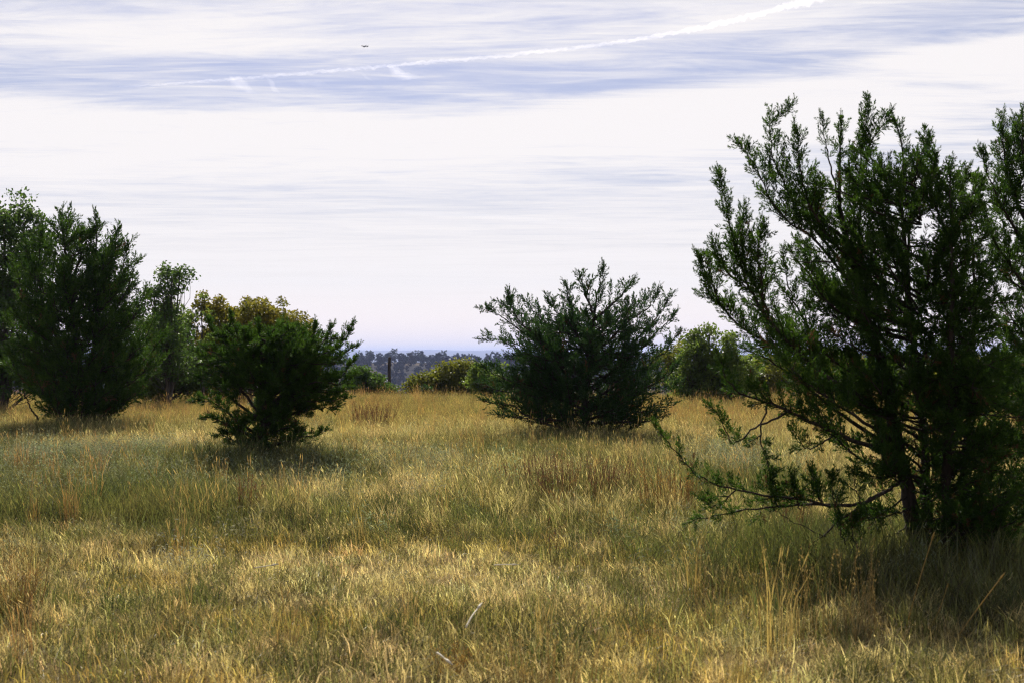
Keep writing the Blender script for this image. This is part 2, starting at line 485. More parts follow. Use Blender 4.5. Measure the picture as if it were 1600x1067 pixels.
class Juniper:
    def __init__(self, seed, templates, plume, scale=1.0, dens=3):
        self.dens = dens
        self.r = np.random.default_rng(seed)
        self.wood = MB(); self.fine = MB()
        self.tp = templates
        self.plume = plume
        self.pp, self.pd, self.pl = [], [], []
        self.scale = scale
        self.tocut = None

    def add_plume(self, p, d, l):
        self.pp.append(p); self.pd.append(d); self.pl.append(l)

    def limb(self, pts, r0, r1, fol=0.25, sec=0.45, step=0.10, pl=1.0, up=0.35, sides=6, wood=None, n=None):
        r = self.r
        P = spline(pts, n or max(8, len(pts) * 5))
        seg = np.linalg.norm(np.diff(P, axis=0), axis=1)
        L = seg.sum(); cum = np.concatenate([[0], np.cumsum(seg)])
        jit = r.normal(0, 0.006 * self.scale, P.shape); jit[0] = 0
        P = P + jit
        t = cum / L
        (wood or self.wood).tube(P, r0 * (1 - t) + r1 * t, sides)
        if fol is None: return P
        s = fol * L; k = r.random() * 6.28
        while s < L:
            tt = s / L
            p = np.array([np.interp(s, cum, P[:, c]) for c in range(3)])
            i = min(np.searchsorted(cum, s), len(P) - 1)
            T = unit(P[i] - P[i - 1])
            k += 2.4 + r.uniform(-0.5, 0.5)
            a = unit(np.cross(T, [0.3, 0.2, 0.93])); b = np.cross(T, a)
            Nn = a * math.cos(k) + b * math.sin(k)
            A = math.radians(r.uniform(28, 58))
            d2 = unit(T * math.cos(A) + Nn * math.sin(A) + np.array([0, 0, up]))
            l2 = sec * ((1 - tt) ** 0.8 * 1.0 + 0.045) * r.uniform(0.55, 1.2)
            self.secondary(p, d2, l2, pl * (1.05 - 0.38 * tt), up)
            s += step * 0.74 * r.uniform(0.6, 1.4)
        T = unit(P[-1] - P[-3])
        for q in range(3):                                  # the pointed leader itself
            self.add_plume(P[-1] - T * self.plume * pl * (0.25 + 0.35 * q), unit(T + r.normal(0, 0.12, 3)), self.plume * pl * (0.62 + 0.12 * q))
        tip, d = P[-1], T                                    # thin whip beyond the last spray
        W = [tip]
        bend = r.normal(0, 0.35, 3) * np.array([1, 1, 0.4])
        for q in range(4):
            d = unit(d + bend * 0.35); W.append(W[-1] + d * self.plume * pl * 0.16)
            self.add_plume(W[-2], unit(d + r.normal(0, 0.3, 3)), self.plume * pl * (0.40 - 0.06 * q))
        self.fine.tube(np.array(W), np.linspace(0.003, 0.0012, 5) * self.scale, 3, False)
        return P

    def secondary(self, p, d, l, pl, up):
        r = self.r
        plume = self.plume * pl
        n = max(2, int(l / (plume * 0.42)) + 1)
        prev = p; pts = [p]
        dd = d
        for i in range(n):
            dd = unit(dd + np.array([0, 0, 0.10]) + r.normal(0, 0.12, 3))
            nx = prev + dd * (l / n)
            f = (i + 1) / n
            k = self.dens if f < 0.99 else 1
            if f > 0.22:
                for q in range(k):
                    self.add_plume(prev + (nx - prev) * r.random(), unit(dd * 0.9 + r.normal(0, 0.42, 3) + np.array([0, 0, up * 0.4])), plume * r.uniform(0.6, 1.1) * (1.05 - 0.35 * f))
            prev = nx; pts.append(nx)
        self.add_plume(prev - dd * plume * 0.3, unit(dd + r.normal(0, 0.1, 3)), plume * r.uniform(0.7, 1.0))
        if l > 0.10 * self.scale:
            self.fine.tube(np.array(pts), np.linspace(0.0065, 0.0025, len(pts)) * self.scale, 3, False)

    def fill(self, stem, prof, n, depth=0.85, el=(20, 55), sec=0.45, step=0.11, r0=0.022, pl=1.0, skip=None, zmin=0.12):
        """limbs out to an outline; prof rows: (z, xleft, xright) in world units"""
        r = self.r
        prof = np.array(sorted(prof))
        zs = prof[:, 0]; w = prof[:, 2] - prof[:, 1]
        zz = np.linspace(zs[0], zs[-1], 80); cw = np.cumsum(np.interp(zz, zs, w)); cw /= cw[-1]
        stem = np.asarray(stem)
        k = r.random() * 6
        for i in range(n):
            z = np.interp((i + r.random()) / n, cw, zz)
            k += 2.399
            xl, xr = np.interp(z, zs, prof[:, 1]), np.interp(z, zs, prof[:, 2])
            cx = (xl + xr) / 2; hw = (xr - xl) / 2
            cyy = np.interp(z, stem[:, 2], stem[:, 1])
            q = r.uniform(0.62, 0.98) if i % 3 else r.uniform(0.25, 0.7)
            e = np.array([cx + hw * q * math.cos(k), cyy + hw * depth * q * math.sin(k), z])
            sx = np.interp(z, stem[:, 2], stem[:, 0])
            reach = math.hypot(e[0] - sx, e[1] - cyy)
            zst = max(zmin, z - reach * math.tan(math.radians(r.uniform(*el))))
            st = np.array([np.interp(zst, stem[:, 2], stem[:, c]) for c in range(3)])
            mid = st * 0.45 + e * 0.55 + np.array([0, 0, -0.08 * reach]) + r.normal(0, 0.05 * reach, 3)
            if skip is not None and skip(e): continue
            L = np.linalg.norm(e - st)
            self.limb([st, mid, e], r0 * (0.4 + 0.5 * L), 0.004 * self.scale, 0.32, sec * min(1, 0.45 + L * 0.4), step, pl, 0.3, 4)

    def build(self, base, label, mat, cat='juniper tree', shade=(0.15, 0.85)):
        root = empty('juniper_tree', tuple(base))
        tag(root, label, cat)
        inv = np.asarray(base)
        for mb, nm in ((self.wood, 'trunk'), (self.fine, 'twig')):
            if mb.n:
                me = mb.mesh(nm, M_BARK, True)
                co = np.concatenate(mb.v) - inv
                me.vertices.foreach_set('co', co.astype(np.float32).ravel())
                o = link(nm, me, root)
                if nm == 'twig': o['kind'] = 'stuff'
        P = np.array(self.pp) - inv; D = np.array(self.pd); Ln = np.array(self.pl)
        r = self.r
        low = np.clip((P[:, 2].mean() * 1.1 - P[:, 2]) / (P[:, 2].mean() + 0.01), 0, 1)
        dead = r.random(len(P)) < 0.010 + 0.05 * low          # brown sprays, mostly low and inside
        for nm, sel, mt in (('crown', ~dead, mat), ('dead_foliage', dead, M_DEAD)):
            Ps, Ds, Ls = P[sel], D[sel], Ln[sel]
            idx = r.integers(0, len(self.tp), len(Ps))
            V, Fc, Sh = [], [], []
            off = 0
            for ti, (tv, tf, ts) in enumerate(self.tp):
                m = np.where(idx == ti)[0]
                if not len(m): continue
                d = Ds[m]
                a = unit(np.cross(d, r.normal(0, 1, (len(m), 3)))); b = np.cross(d, a)
                l = Ls[m][:, None, None]
                v = Ps[m][:, None, :] + l * (tv[None, :, 0:1] * a[:, None, :] + tv[None, :, 1:2] * b[:, None, :] + tv[None, :, 2:3] * d[:, None, :])
                v[:, :, 2] += r.uniform(-0.05, 0.22, len(m))[:, None] * (tv[None, :, 2] ** 2) * Ls[m][:, None]
                V.append(v.reshape(-1, 3))
                Fc.append((tf[None] + (np.arange(len(m)) * len(tv))[:, None, None] + off).reshape(-1, 3))
                Sh.append((r.uniform(*shade, len(m))[:, None] + ts[None]).ravel())
                off += len(m) * len(tv)
            me = np_mesh(nm, np.concatenate(V), [np.concatenate(Fc)], np.clip(np.concatenate(Sh), 0, 1), mt)
            o = link(nm, me, root)
            o['kind'] = 'stuff'
        o = None
        print('JUNIPER plumes', len(P))
        return root


def px_profile(rows, Y):
    return [(CAM_H + (HZ - y) / F * Y, (x0 - 800) / F * Y, (x1 - 800) / F * Y) for y, x0, x1 in rows]


T_NEAR = [plume_template(100 + i, 9, 3, 0.068, 0.265) for i in range(8)]
T_MID = [plume_template(200 + i, 7, 3, 0.076, 0.28) for i in range(6)]
T_TUFT = [plume_template(300 + i, 5, 5, 0.085, 0.24, True) for i in range(6)]


def right_juniper():
    Y = 11.5
    J = Juniper(21, T_NEAR, 0.185)
    P = lambda px, py, dy=0.0: at(px + (max(0, 1190 - px) * 0.10 if py < 600 else 0), py + max(0, 400 - py) * 0.055, Y + dy)
    gz = lambda px, dy=0: np.array([(px - 800) / F * (Y + dy), Y + dy, ground_h((px - 800) / F * (Y + dy), Y + dy) - 0.05])
    main = [gz(1437), P(1418, 770, 0.02), P(1400, 690, 0.05), P(1384, 590, 0.1), P(1362, 515, 0.1), P(1330, 400, 0.1), P(1312, 300, 0.15), P(1316, 180, 0.2)]
    S1 = J.limb(main, 0.070, 0.004, 0.55, 0.35, 0.10, n=60, sides=8)
    st2 = [gz(1452, 0.12), P(1446, 760, 0.25), P(1440, 640, 0.35), P(1425, 500, 0.4), P(1410, 330, 0.35), P(1412, 235, 0.3), P(1398, 172, 0.3)]
    S2 = J.limb(st2, 0.052, 0.004, 0.5, 0.34, 0.10, n=50, sides=8)
    st3 = [gz(1478, -0.1), P(1478, 740, -0.2), P(1485, 600, -0.35), P(1488, 430, -0.45), P(1486, 252, -0.4)]
    S3 = J.limb(st3, 0.050, 0.004, 0.4, 0.42, 0.09, n=50, sides=8)
    st4 = [gz(1500, 0.3), P(1505, 740, 0.4), P(1520, 600, 0.5), P(1522, 420, 0.5), P(1510, 300, 0.5)]
    S4 = J.limb(st4, 0.040, 0.004, 0.35, 0.42, 0.10, n=40, sides=8)
    lead = dict(fol=0.26, sec=0.34, step=0.066)
    J.limb([P(1362, 515, 0.1), P(1295, 399), P(1216, 323, -0.1), P(1176, 245, -0.15), P(1146, 212, -0.2)], 0.017, 0.002, **lead)
    J.limb([P(1340, 440, 0.1), P(1258, 337, 0.1), P(1219, 266, 0.1), P(1203, 200, 0.1), P(1212, 170, 0.1), P(1234, 156, 0.1)], 0.015, 0.002, **lead)
    J.limb([P(1320, 370, 0.1), P(1272, 330, -0.2), P(1252, 260, -0.25), P(1245, 190, -0.3)], 0.016, 0.003, **lead)
    J.limb([P(1313, 310, 0.1), P(1298, 250), P(1290, 205), P(1284, 172)], 0.010, 0.002, 0.5, 0.12, 0.10, 0.75)
    J.limb([P(1340, 440, 0.1), P(1345, 330, 0.3), P(1345, 250, 0.35), P(1356, 152, 0.4)], 0.018, 0.002, **lead)
    J.limb([P(1347, 270, 0.3), P(1362, 215, 0.3), P(1387, 167, 0.3)], 0.009, 0.002, 0.2, 0.16, 0.07)
    J.limb([P(1425, 480, 0.4), P(1372, 330, 0.2), P(1378, 262, 0.2)], 0.015, 0.003, **lead)
    J.limb([P(1418, 420, 0.4), P(1425, 310, 0.3), P(1438, 240, 0.3), P(1451, 211, 0.3)], 0.015, 0.002, **lead)
    J.limb([P(1486, 380, -0.4), P(1458, 300, -0.3), P(1459, 236, -0.3)], 0.014, 0.002, **lead)
    J.limb([P(1515, 380, 0.4), P(1500, 310, 0.3), P(1512, 262, 0.3)], 0.012, 0.002, **lead)
    # left leaders
    J.limb([P(1393, 650, 0.05), P(1290, 585, -0.3), P(1200, 500, -0.5), P(1150, 400, -0.55), P(1130, 325, -0.6), P(1117, 268, -0.6)], 0.024, 0.002, 0.30, 0.42, 0.055)
    J.limb([P(1160, 425, -0.5), P(1158, 360, -0.4), P(1160, 328, -0.4)], 0.010, 0.003, 0.1, 0.22, 0.06)
    J.limb([P(1200, 500, -0.5), P(1185, 410, -0.7), P(1190, 352, -0.7)], 0.012, 0.003, 0.2, 0.26, 0.06)
    J.limb([P(1175, 460, -0.5), P(1125, 420, -0.4), P(1108, 378, -0.4)], 0.010, 0.003, 0.2, 0.24, 0.07)
    J.limb([P(1384, 590, 0.1), P(1290, 560, 0.2), P(1190, 530, 0.1), P(1120, 480, 0.1), P(1092, 440, 0.1), P(1082, 404, 0.1)], 0.020, 0.002, 0.32, 0.36, 0.055)
    J.limb([P(1120, 480, 0.1), P(1103, 440), P(1099, 408)], 0.008, 0.002, 0.2, 0.14, 0.07)
    J.limb([P(1290, 560, 0.2), P(1240, 470, 0.3), P(1225, 400, 0.3)], 0.014, 0.003, 0.2, 0.22, 0.09)
    J.limb([P(1365, 520, 0.1), P(1285, 450, 0.4), P(1250, 380, 0.5)], 0.016, 0.003, **lead)
    J.limb([P(1300, 410), P(1245, 408), P(1207, 392), P(1193, 385)], 0.007, 0.0015, None)             # bare twig against the sky
    J.limb([P(1215, 396), P(1202, 405), P(1196, 402)], 0.003, 0.001, None)
    # lower limbs
    J.limb([P(1400, 715), P(1340, 690, -0.2), P(1274, 662, -0.35), P(1212, 633, -0.45), P(1147, 607, -0.5), P(1115, 560, -0.5)], 0.024, 0.004, 0.30, 0.36, 0.07)
    J.limb([P(1392, 700), P(1300, 636, 0.25), P(1225, 575, 0.4), P(1160, 545, 0.4)], 0.020, 0.004, 0.4, 0.36, 0.075)
    J.limb([P(1398, 690), P(1320, 640, -0.6), P(1250, 590, -0.8), P(1205, 530, -0.8)], 0.019, 0.004, 0.4, 0.36, 0.075)
    J.limb([P(1235, 640, -0.4), P(1180, 668, -0.45), P(1145, 690, -0.45), P(1122, 650, -0.45), P(1108, 633, -0.45)], 0.010, 0.003, 0.45, 0.13, 0.07, 0.85)
    J.limb([P(1200, 628, -0.45), P(1188, 680, -0.5), P(1200, 730, -0.5), P(1214, 772, -0.5)], 0.008, 0.003, 0.35, 0.16, 0.06, 0.9, up=-0.1)
    J.limb([P(1300, 680, -0.3), P(1262, 700, -0.4), P(1240, 672, -0.4)], 0.008, 0.003, 0.3, 0.2, 0.08, 0.9)
    # long low branch reaching left
    J.limb([P(1412, 745), P(1382, 767, -0.2), P(1328, 788, -0.35), P(1216, 776, -0.6), P(1110, 754, -0.75), P(1060, 709, -0.8), P(1024, 668, -0.8)], 0.017, 0.003, 0.36, 0.19, 0.07, 0.85, n=40)
    J.limb([P(1328, 788, -0.35), P(1240, 788, -0.5), P(1143, 800, -0.6), P(1078, 812, -0.65)], 0.013, 0.003, 0.3, 0.16, 0.08, 0.85)
    J.limb([P(1150, 765, -0.7), P(1115, 790, -0.7), P(1090, 775, -0.7)], 0.006, 0.002, 0.2, 0.12, 0.07, 0.8)
    J.limb([P(1382, 767, -0.2), P(1328, 800, -0.4), P(1274, 846, -0.5)], 0.016, 0.005, None)
    J.limb([P(1290, 838, -0.5), P(1235, 812, -0.5), P(1195, 785, -0.5)], 0.005, 0.002, None)
    for (px, py) in ((1240, 770), (1275, 765), (1300, 770), (1335, 760), (1205, 765), (1310, 825), (1330, 830)):
        J.limb([P(px + 10, py + 25, -0.5), P(px, py, -0.5), P(px + J.r.uniform(-12, 12), py - 26, -0.55)], 0.006, 0.002, 0.1, 0.14, 0.07, 0.85)
    for (x0, y0, x1, y1, dy) in ((1420, 770, 1330, 820, -0.3), (1425, 790, 1340, 805, -0.5), (1425, 760, 1370, 700, -0.6), (1415, 730, 1345, 742, -0.5), (1430, 800, 1380, 840, -0.3)):
        J.limb([P(x0, y0), P((x0 + x1) / 2, (y0 + y1) / 2 + 10, dy / 2), P(x1, y1, dy)], 0.010, 0.002, 0.25 if y1 < 830 else None, 0.26, 0.08, 0.9, sides=4)
    # inner volume
    prof = px_profile([(235, 1270, 1470), (300, 1225, 1520), (400, 1215, 1545), (500, 1190, 1560), (580, 1200, 1570), (640, 1240, 1570), (690, 1330, 1580), (760, 1385, 1600), (835, 1405, 1600)], Y)
    stem = np.array([S1[0], *[at(1440, y, Y) for y in (800, 700, 600, 500, 400, 300, 200)]])
    J.fill(stem, prof, 116, 0.80, (8, 45), 0.40, 0.095, 0.014)
    profr = px_profile([(300, 1450, 1525), (400, 1420, 1545), (500, 1420, 1570), (600, 1410, 1590), (700, 1420, 1600), (840, 1425, 1600)], Y)
    J.fill(np.array([S3[0], *[at(1490, y, Y - 0.3) for y in (800, 700, 600, 500, 400, 280)]]), profr, 96, 1.1, (-12, 40), 0.42, 0.085, 0.014)
    J.build(gz(1450), 'large multi-stemmed dark green juniper with a long low branch reaching left over the grass', M_JUN)


def edge_juniper():
    Y = 12.4
    J = Juniper(31, T_NEAR, 0.18)
    P = lambda px, py, dy=0.0: at(px, py, Y + dy)
    gz = at(1640, HZ + CAM_H / Y * F, Y); gz[2] = ground_h(gz[0], gz[1]) - 0.05
    S1 = J.limb([gz, P(1632, 650), P(1620, 480), P(1608, 330), P(1600, 230), P(1598, 175)], 0.07, 0.003, 0.4, 0.36, 0.09, n=50, sides=8)
    lead = dict(fol=0.26, sec=0.34, step=0.066)
    J.limb([P(1610, 360), P(1580, 290), P(1570, 240), P(1569, 186)], 0.02, 0.002, **lead)
    J.limb([P(1580, 290), P(1583, 240, 0.2), P(1588, 190, 0.2)], 0.012, 0.002, **lead)
    J.limb([P(1612, 400), P(1570, 330, -0.2), P(1545, 275, -0.3), P(1534, 238, -0.3)], 0.018, 0.002, **lead)
    J.limb([P(1620, 470), P(1570, 400, -0.4), P(1530, 330, -0.5), P(1524, 285, -0.5)], 0.018, 0.003, **lead)
    J.limb([P(1605, 300), P(1625, 220, 0.2), P(1640, 180, 0.2)], 0.018, 0.002, **lead)
    J.limb([P(1605, 300), P(1660, 240, 0.2), P(1690, 200, 0.2)], 0.018, 0.002, **lead)
    prof = px_profile([(240, 1570, 1660), (320, 1550, 1710), (420, 1535, 1740), (540, 1525, 1760), (660, 1530, 1760), (760, 1540, 1750), (840, 1570, 1720)], Y)
    J.fill(S1, prof, 124, 0.95, (-5, 45), 0.42, 0.095, 0.015)
    J.build(gz, 'dark green juniper cut off by the right edge of the picture', M_JUN)


def centre_juniper():
    Y = 27.0
    J = Juniper(41, T_MID, 0.34, 2.0, 2)
    P = lambda px, py, dy=0.0: at(px, py + max(0, 480 - py) * 0.09, Y + dy)
    gz = at(912, HZ + CAM_H / Y * F, Y); gz[2] = ground_h(gz[0], gz[1]) - 0.05
    S1 = J.limb([gz, P(914, 640), P(920, 560), P(930, 480), P(938, 438), P(942, 411)], 0.085, 0.005, 0.35, 0.58, 0.10, 0.85, n=50, sides=8)
    for tips in ([(915, 620), (850, 545, .3), (790, 500, .4), (768, 488, .4), (752, 482, .4)],
                 [(915, 630), (840, 570, -.6), (790, 535, -.8), (756, 530, -.8)],
                 [(916, 610), (850, 540, -.5), (806, 495, -.6), (795, 460, -.6)],
                 [(917, 600), (850, 520, .5), (815, 490, .6), (780, 472, .6)],
                 [(918, 590), (865, 520, .2), (838, 490, .3), (822, 470, .3)],
                 [(921, 560), (890, 505, -.3), (868, 485, -.4), (855, 466, -.4)],
                 [(924, 540), (898, 495, .2), (890, 470, .2), (884, 442, .2)],
                 [(932, 500), (918, 470, -.1), (908, 428, -.1)],
                 [(928, 500), (962, 470, -.1), (988, 438, -.1)],
                 [(925, 530), (975, 490, .3), (1010, 465, .3)],
                 [(922, 560), (985, 500, -.3), (1012, 482, -.4), (1028, 454, -.4)],
                 [(918, 590), (1000, 525, .2), (1030, 492, .3), (1046, 464, .3)],
                 [(917, 610), (1000, 545, -.7), (1036, 510, -.8), (1054, 494, -.8)],
                 [(916, 630), (1000, 580, .3), (1040, 548, .4), (1058, 522, .4)],
                 [(915, 640), (1000, 610, -.4), (1045, 585, -.5), (1060, 565, -.5)],
                 [(914, 640), (850, 610, -.5), (785, 590, -.6), (752, 572, -.6)],
                 [(914, 650), (850, 640, -.3), (790, 632, -.4), (757, 626, -.4)],
                 [(914, 655), (980, 645, -.3), (1020, 640, -.4), (1050, 632, -.4)],
                 [(914, 640), (850, 615, .5), (790, 612, .6), (754, 600, .6)], [(914, 662), (860, 655, -.6), (810, 652, -.8), (775, 646, -.8)],
                 [(914, 645), (980, 620, .5), (1030, 612, .5), (1060, 598, .5)], [(914, 664), (970, 660, -.6), (1010, 658, -.7), (1036, 650, -.7)]):
        J.limb([P(*t) for t in tips], 0.034, 0.005, 0.32, 0.50, 0.105, 0.95)
    J.limb([P(905, 680), P(880, 668, -.5), P(835, 655, -.8), P(805, 635, -.9)], 0.03, 0.012, None)
    prof = px_profile([(488, 860, 990), (515, 795, 1035), (545, 760, 1054), (590, 752, 1058), (618, 754, 1056), (642, 775, 1042), (664, 835, 1005)], Y)
    J.fill(S1, prof, 94, 0.9, (-8, 38), 0.50, 0.15, 0.016)
    J.build(gz, 'broad fan-shaped juniper with a pointed central spire in the middle of the meadow', M_JUN_BLUE)


def left_juniper():
    Y = 30.0
    J = Juniper(51, T_MID, 0.40, 2.0, 2)
    P = lambda px, py, dy=0.0: at(px, py + max(0, 450 - py) * 0.13, Y + dy)
    gz = at(118, HZ + CAM_H / Y * F, Y); gz[2] = ground_h(gz[0], gz[1]) - 0.05
    S1 = J.limb([gz, P(115, 640), P(118, 560), P(110, 450), P(100, 370), P(95, 315)], 0.11, 0.008, 0.35, 0.6, 0.14, n=50, sides=8)
    S2 = J.limb([gz + [0.3, 0.1, 0], P(135, 620), P(150, 520), P(150, 400), P(150, 322)], 0.08, 0.008, 0.35, 0.6, 0.14, n=40, sides=8)
    S3 = J.limb([gz + [-0.3, 0.0, 0], P(85, 600), P(70, 520), P(60, 420), P(66, 350)], 0.07, 0.008, 0.35, 0.6, 0.14, n=40, sides=8)
    for tips in ([(150, 480), (175, 400), (183, 346)], [(150, 500), (185, 430), (203, 368)], [(150, 530), (195, 460), (212, 402)],
                 [(140, 570), (205, 500), (226, 455)], [(135, 600), (210, 550), (240, 500)], [(130, 620), (190, 600), (236, 575)],
                 [(90, 600), (40, 540), (10, 500)], [(85, 600), (40, 590), (5, 570)], [(70, 520), (35, 450), (22, 410)], [(66, 450), (45, 400), (40, 370)],
                 [(110, 460), (125, 390), (124, 345)], [(125, 640), (180, 628), (215, 615)], [(110, 640), (80, 630), (58, 612)]):
        J.limb([P(*t) for t in tips], 0.035, 0.006, 0.3, 0.6, 0.13)
    J.limb([P(60, 655, -.5), P(48, 635, -.6), P(38, 612, -.6)], 0.02, 0.01, None)
    J.limb([P(150, 400), P(190, 372), P(214, 368)], 0.008, 0.003, None)
    J.limb([P(140, 350), P(165, 332), P(176, 336)], 0.008, 0.003, None)
    prof = px_profile([(345, 72, 168), (380, 50, 198), (420, 35, 220), (470, 20, 245), (520, 10, 258), (570, 10, 258), (605, 30, 246), (630, 55, 226), (650, 85, 190)], Y)
    J.fill(S1, prof, 132, 0.9, (6, 48), 0.66, 0.15, 0.016)
    J.build(gz, 'tall dense dark juniper with visible lower stems near the left edge', M_JUN)


def bushy_juniper():
    Y = 20.0
    J = Juniper(61, T_TUFT, 0.20, 1.4, 2)
    P = lambda px, py, dy=0.0: at(px, py, Y + dy)
    gz = at(412, HZ + CAM_H / Y * F, Y); gz[2] = ground_h(gz[0], gz[1]) - 0.05
    S1 = J.limb([gz, P(412, 690), P(414, 630), P(410, 570), P(405, 508)], 0.075, 0.008, 0.4, 0.38, 0.10, n=40, sides=8)
    for tips in ([(414, 650), (460, 590), (500, 540, -.2), (520, 510, -.2)], [(414, 640), (480, 580), (530, 540, .1), (550, 508, .1)],
                 [(414, 660), (480, 610), (530, 590), (553, 560)], [(414, 670), (470, 630), (520, 625), (542, 622)], [(414, 660), (480, 640), (515, 638), (530, 634)], [(414, 650), (480, 600, -.3), (530, 600, -.4), (556, 585, -.4)], [(414, 650), (480, 610, .3), (520, 610, .4), (552, 605, .4)], [(412, 640), (470, 560, .4), (520, 560, .4), (556, 540, .4)],
                 [(412, 640), (380, 560, .3), (345, 530, .3), (325, 502, .3)], [(412, 620), (390, 540, -.3), (368, 515, -.3), (360, 494, -.3)],
                 [(412, 600), (430, 530, .3), (450, 525, .3), (463, 510, .3)], [(412, 650), (360, 590), (320, 560), (303, 545)],
                 [(412, 660), (360, 620, -.3), (330, 600, -.3), (304, 590, -.3)], [(414, 690), (370, 655), (335, 630), (302, 622)],
                 [(414, 690), (370, 670, -.3), (340, 655, -.4), (322, 652, -.4)], [(412, 705), (370, 690, -.2), (348, 680, -.3), (338, 678, -.3)],
                 [(414, 700), (460, 685), (490, 680), (508, 672)], [(410, 570), (470, 540, -.3), (490, 520, -.3), (492, 505, -.3)]):
        J.limb([P(*t) for t in tips], 0.026, 0.005, 0.38, 0.30, 0.075)
    prof = px_profile([(512, 335, 520), (535, 312, 545), (570, 310, 545), (600, 312, 545), (618, 385, 545), (640, 345, 512), (665, 335, 500), (690, 345, 485), (708, 365, 460)], Y)
    def gap(e):
        px, py = 800 + F * e[0] / e[1], HZ + (CAM_H - e[2]) / e[1] * F
        return (335 < px < 392 and 598 < py < 650) or (px > 478 and 642 < py < 668) or (px < 340 and 640 < py)
    J.fill(S1, prof, 128, 0.85, (-22, 30), 0.30, 0.09, 0.012, skip=gap)
    J.build(gz, 'low lopsided bushy juniper on a short trunk in front of the yellowing oak', M_JUN)


right_juniper()
edge_juniper()
centre_juniper()
left_juniper()
bushy_juniper()


# ------------------------------------------------------------------ broadleaf trees and shrubs
def leaf_cloud(r, centres, radii, per, size, flat=0.75):
    """folded two-triangle leaves scattered in clumps"""
    n = len(centres) * per
    c = np.repeat(centres, per, 0); R = np.repeat(radii, per)
    d = unit(r.normal(0, 1, (n, 3))); rad = r.random(n) ** 0.45
    p = c + d * (rad * R)[:, None] * np.array([1, 1, flat])
    ax = unit(r.normal(0, 1, (n, 3)) + np.array([0, 0, -0.2])); sd = unit(np.cross(ax, r.normal(0, 1, (n, 3)))); nm = np.cross(ax, sd)
    L = size * r.uniform(0.7, 1.35, n)[:, None]; W = L * 0.30
    v = np.stack([p - ax * L * 0.5, p + sd * W + nm * W * 0.35, p + ax * L * 0.5, p - sd * W + nm * W * 0.35], 1).reshape(-1, 3)
    f = np.arange(n)[:, None] * 4
    f = np.concatenate([f + np.array([[0, 1, 2]]), f + np.array([[0, 2, 3]])])
    sh = np.repeat(np.clip(np.repeat(r.uniform(0.1, 0.9, len(centres)), per) * 0.6 + r.random(n) * 0.4, 0, 1), 4)
    return v, f, sh


def broadleaf(name, label, cat, px, top, Y, lobes, mat, seed, per=70, clump=0.42, size=0.10, nclump=170, group=None, trunk_r=0.09, base=None, bark=M_OAKBARK):
    """lobes: crown outline as (px, py, rx, ry) ellipses in the photo at distance Y"""
    r = np.random.default_rng(seed)
    gx = (px - 800) / F * Y
    b = np.array([gx, Y, float(ground_h(gx, Y)) - 0.05])
    W = MB()
    cs = []
    area = sum(l[2] * l[3] for l in lobes)
    for (lx, ly, rx, ry) in lobes:
        k = max(4, int(nclump * rx * ry / area))
        c0 = at(lx, ly, Y); a = rx / F * Y; c = ry / F * Y
        d = unit(r.normal(0, 1, (k, 3))); q = r.uniform(0.3, 1.0, k) ** 0.6 * np.where(r.random(k) < 0.14, 1.22, 1.0)
        d = d * (1 + r.normal(0, 0.10, (k, 1)))
        pts = c0 + d * q[:, None] * np.array([a, min(a, 1.8) * 0.9, c])
        pts = pts[(fbm(pts[:, 0] * 1.1 + seed * 3, pts[:, 2] * 1.1 + pts[:, 1] * 0.6, 2) > 0.33) & (pts[:, 2] > ground_h(pts[:, 0], pts[:, 1]) + 0.15)]
        cs.append((pts, c0, a))
    fork = b + np.array([0, 0, 0.0]); hub = None
    for (pts, c0, a) in cs:
        low = np.array([b[0] * 0.6 + c0[0] * 0.4, Y, max(b[2] + 0.4, b[2] * 0.55 + c0[2] * 0.45)])
        tr = spline([b, b * 0.5 + low * 0.5 + r.normal(0, 0.08, 3), low, c0 + r.normal(0, 0.1, 3)], 12)
        W.tube(tr, np.linspace(trunk_r, trunk_r * 0.28, 12), 7)
        for p in pts:
            s = tr[r.integers(6, 12)]
            m = (s + p) / 2 + r.normal(0, 0.10, 3) + np.array([0, 0, -0.05])
            W.tube(spline([s, m, p], 5), np.linspace(trunk_r * 0.16, 0.006, 5), 4, False)
    cen = np.concatenate([c[0] for c in cs])
    v, f, sh = leaf_cloud(r, cen, clump * r.uniform(0.6, 1.2, len(cen)), per, size)
    root = empty(name, tuple(b)); tag(root, label, cat, group)
    me = W.mesh('trunk', bark, True)
    me.vertices.foreach_set('co', (np.concatenate(W.v) - b).astype(np.float32).ravel())
    link('trunk', me, root)
    o = link('crown', np_mesh('crown', v - b, [f], sh, mat), root)
    o['kind'] = 'stuff'
    return root


broadleaf('oak_tree', 'tall green oak behind the left juniper, cut off by the left edge', 'oak tree', 5, 297, 40,
          [(0, 400, 62, 95), (38, 360, 32, 50), (15, 325, 28, 25), (-50, 400, 60, 75), (10, 510, 70, 80), (65, 400, 22, 45), (-60, 500, 70, 90), (20, 590, 50, 30), (-30, 590, 50, 30), (70, 590, 30, 26)], M_OAKD, 1, 66, 0.44, 0.11, 480, trunk_r=0.07)
broadleaf('oak_tree', 'slender green oak sprig rising behind the right side of the left juniper', 'oak tree', 262, 410, 43,
          [(268, 440, 28, 26), (245, 468, 30, 22), (284, 424, 14, 12), (256, 510, 42, 34), (262, 560, 46, 44)], M_OAKD, 2, 42, 0.30, 0.09, 190, trunk_r=0.06)
broadleaf('oak_tree', 'yellow-green oak filling the gap between the left juniper and the yellowing oak', 'oak tree', 255, 480, 46,
          [(255, 545, 50, 55), (270, 500, 30, 30), (235, 575, 40, 35), (290, 575, 34, 36), (230, 605, 30, 20), (262, 606, 30, 20), (295, 606, 28, 20)], M_OAK, 3, 70, 0.38, 0.105, 330)
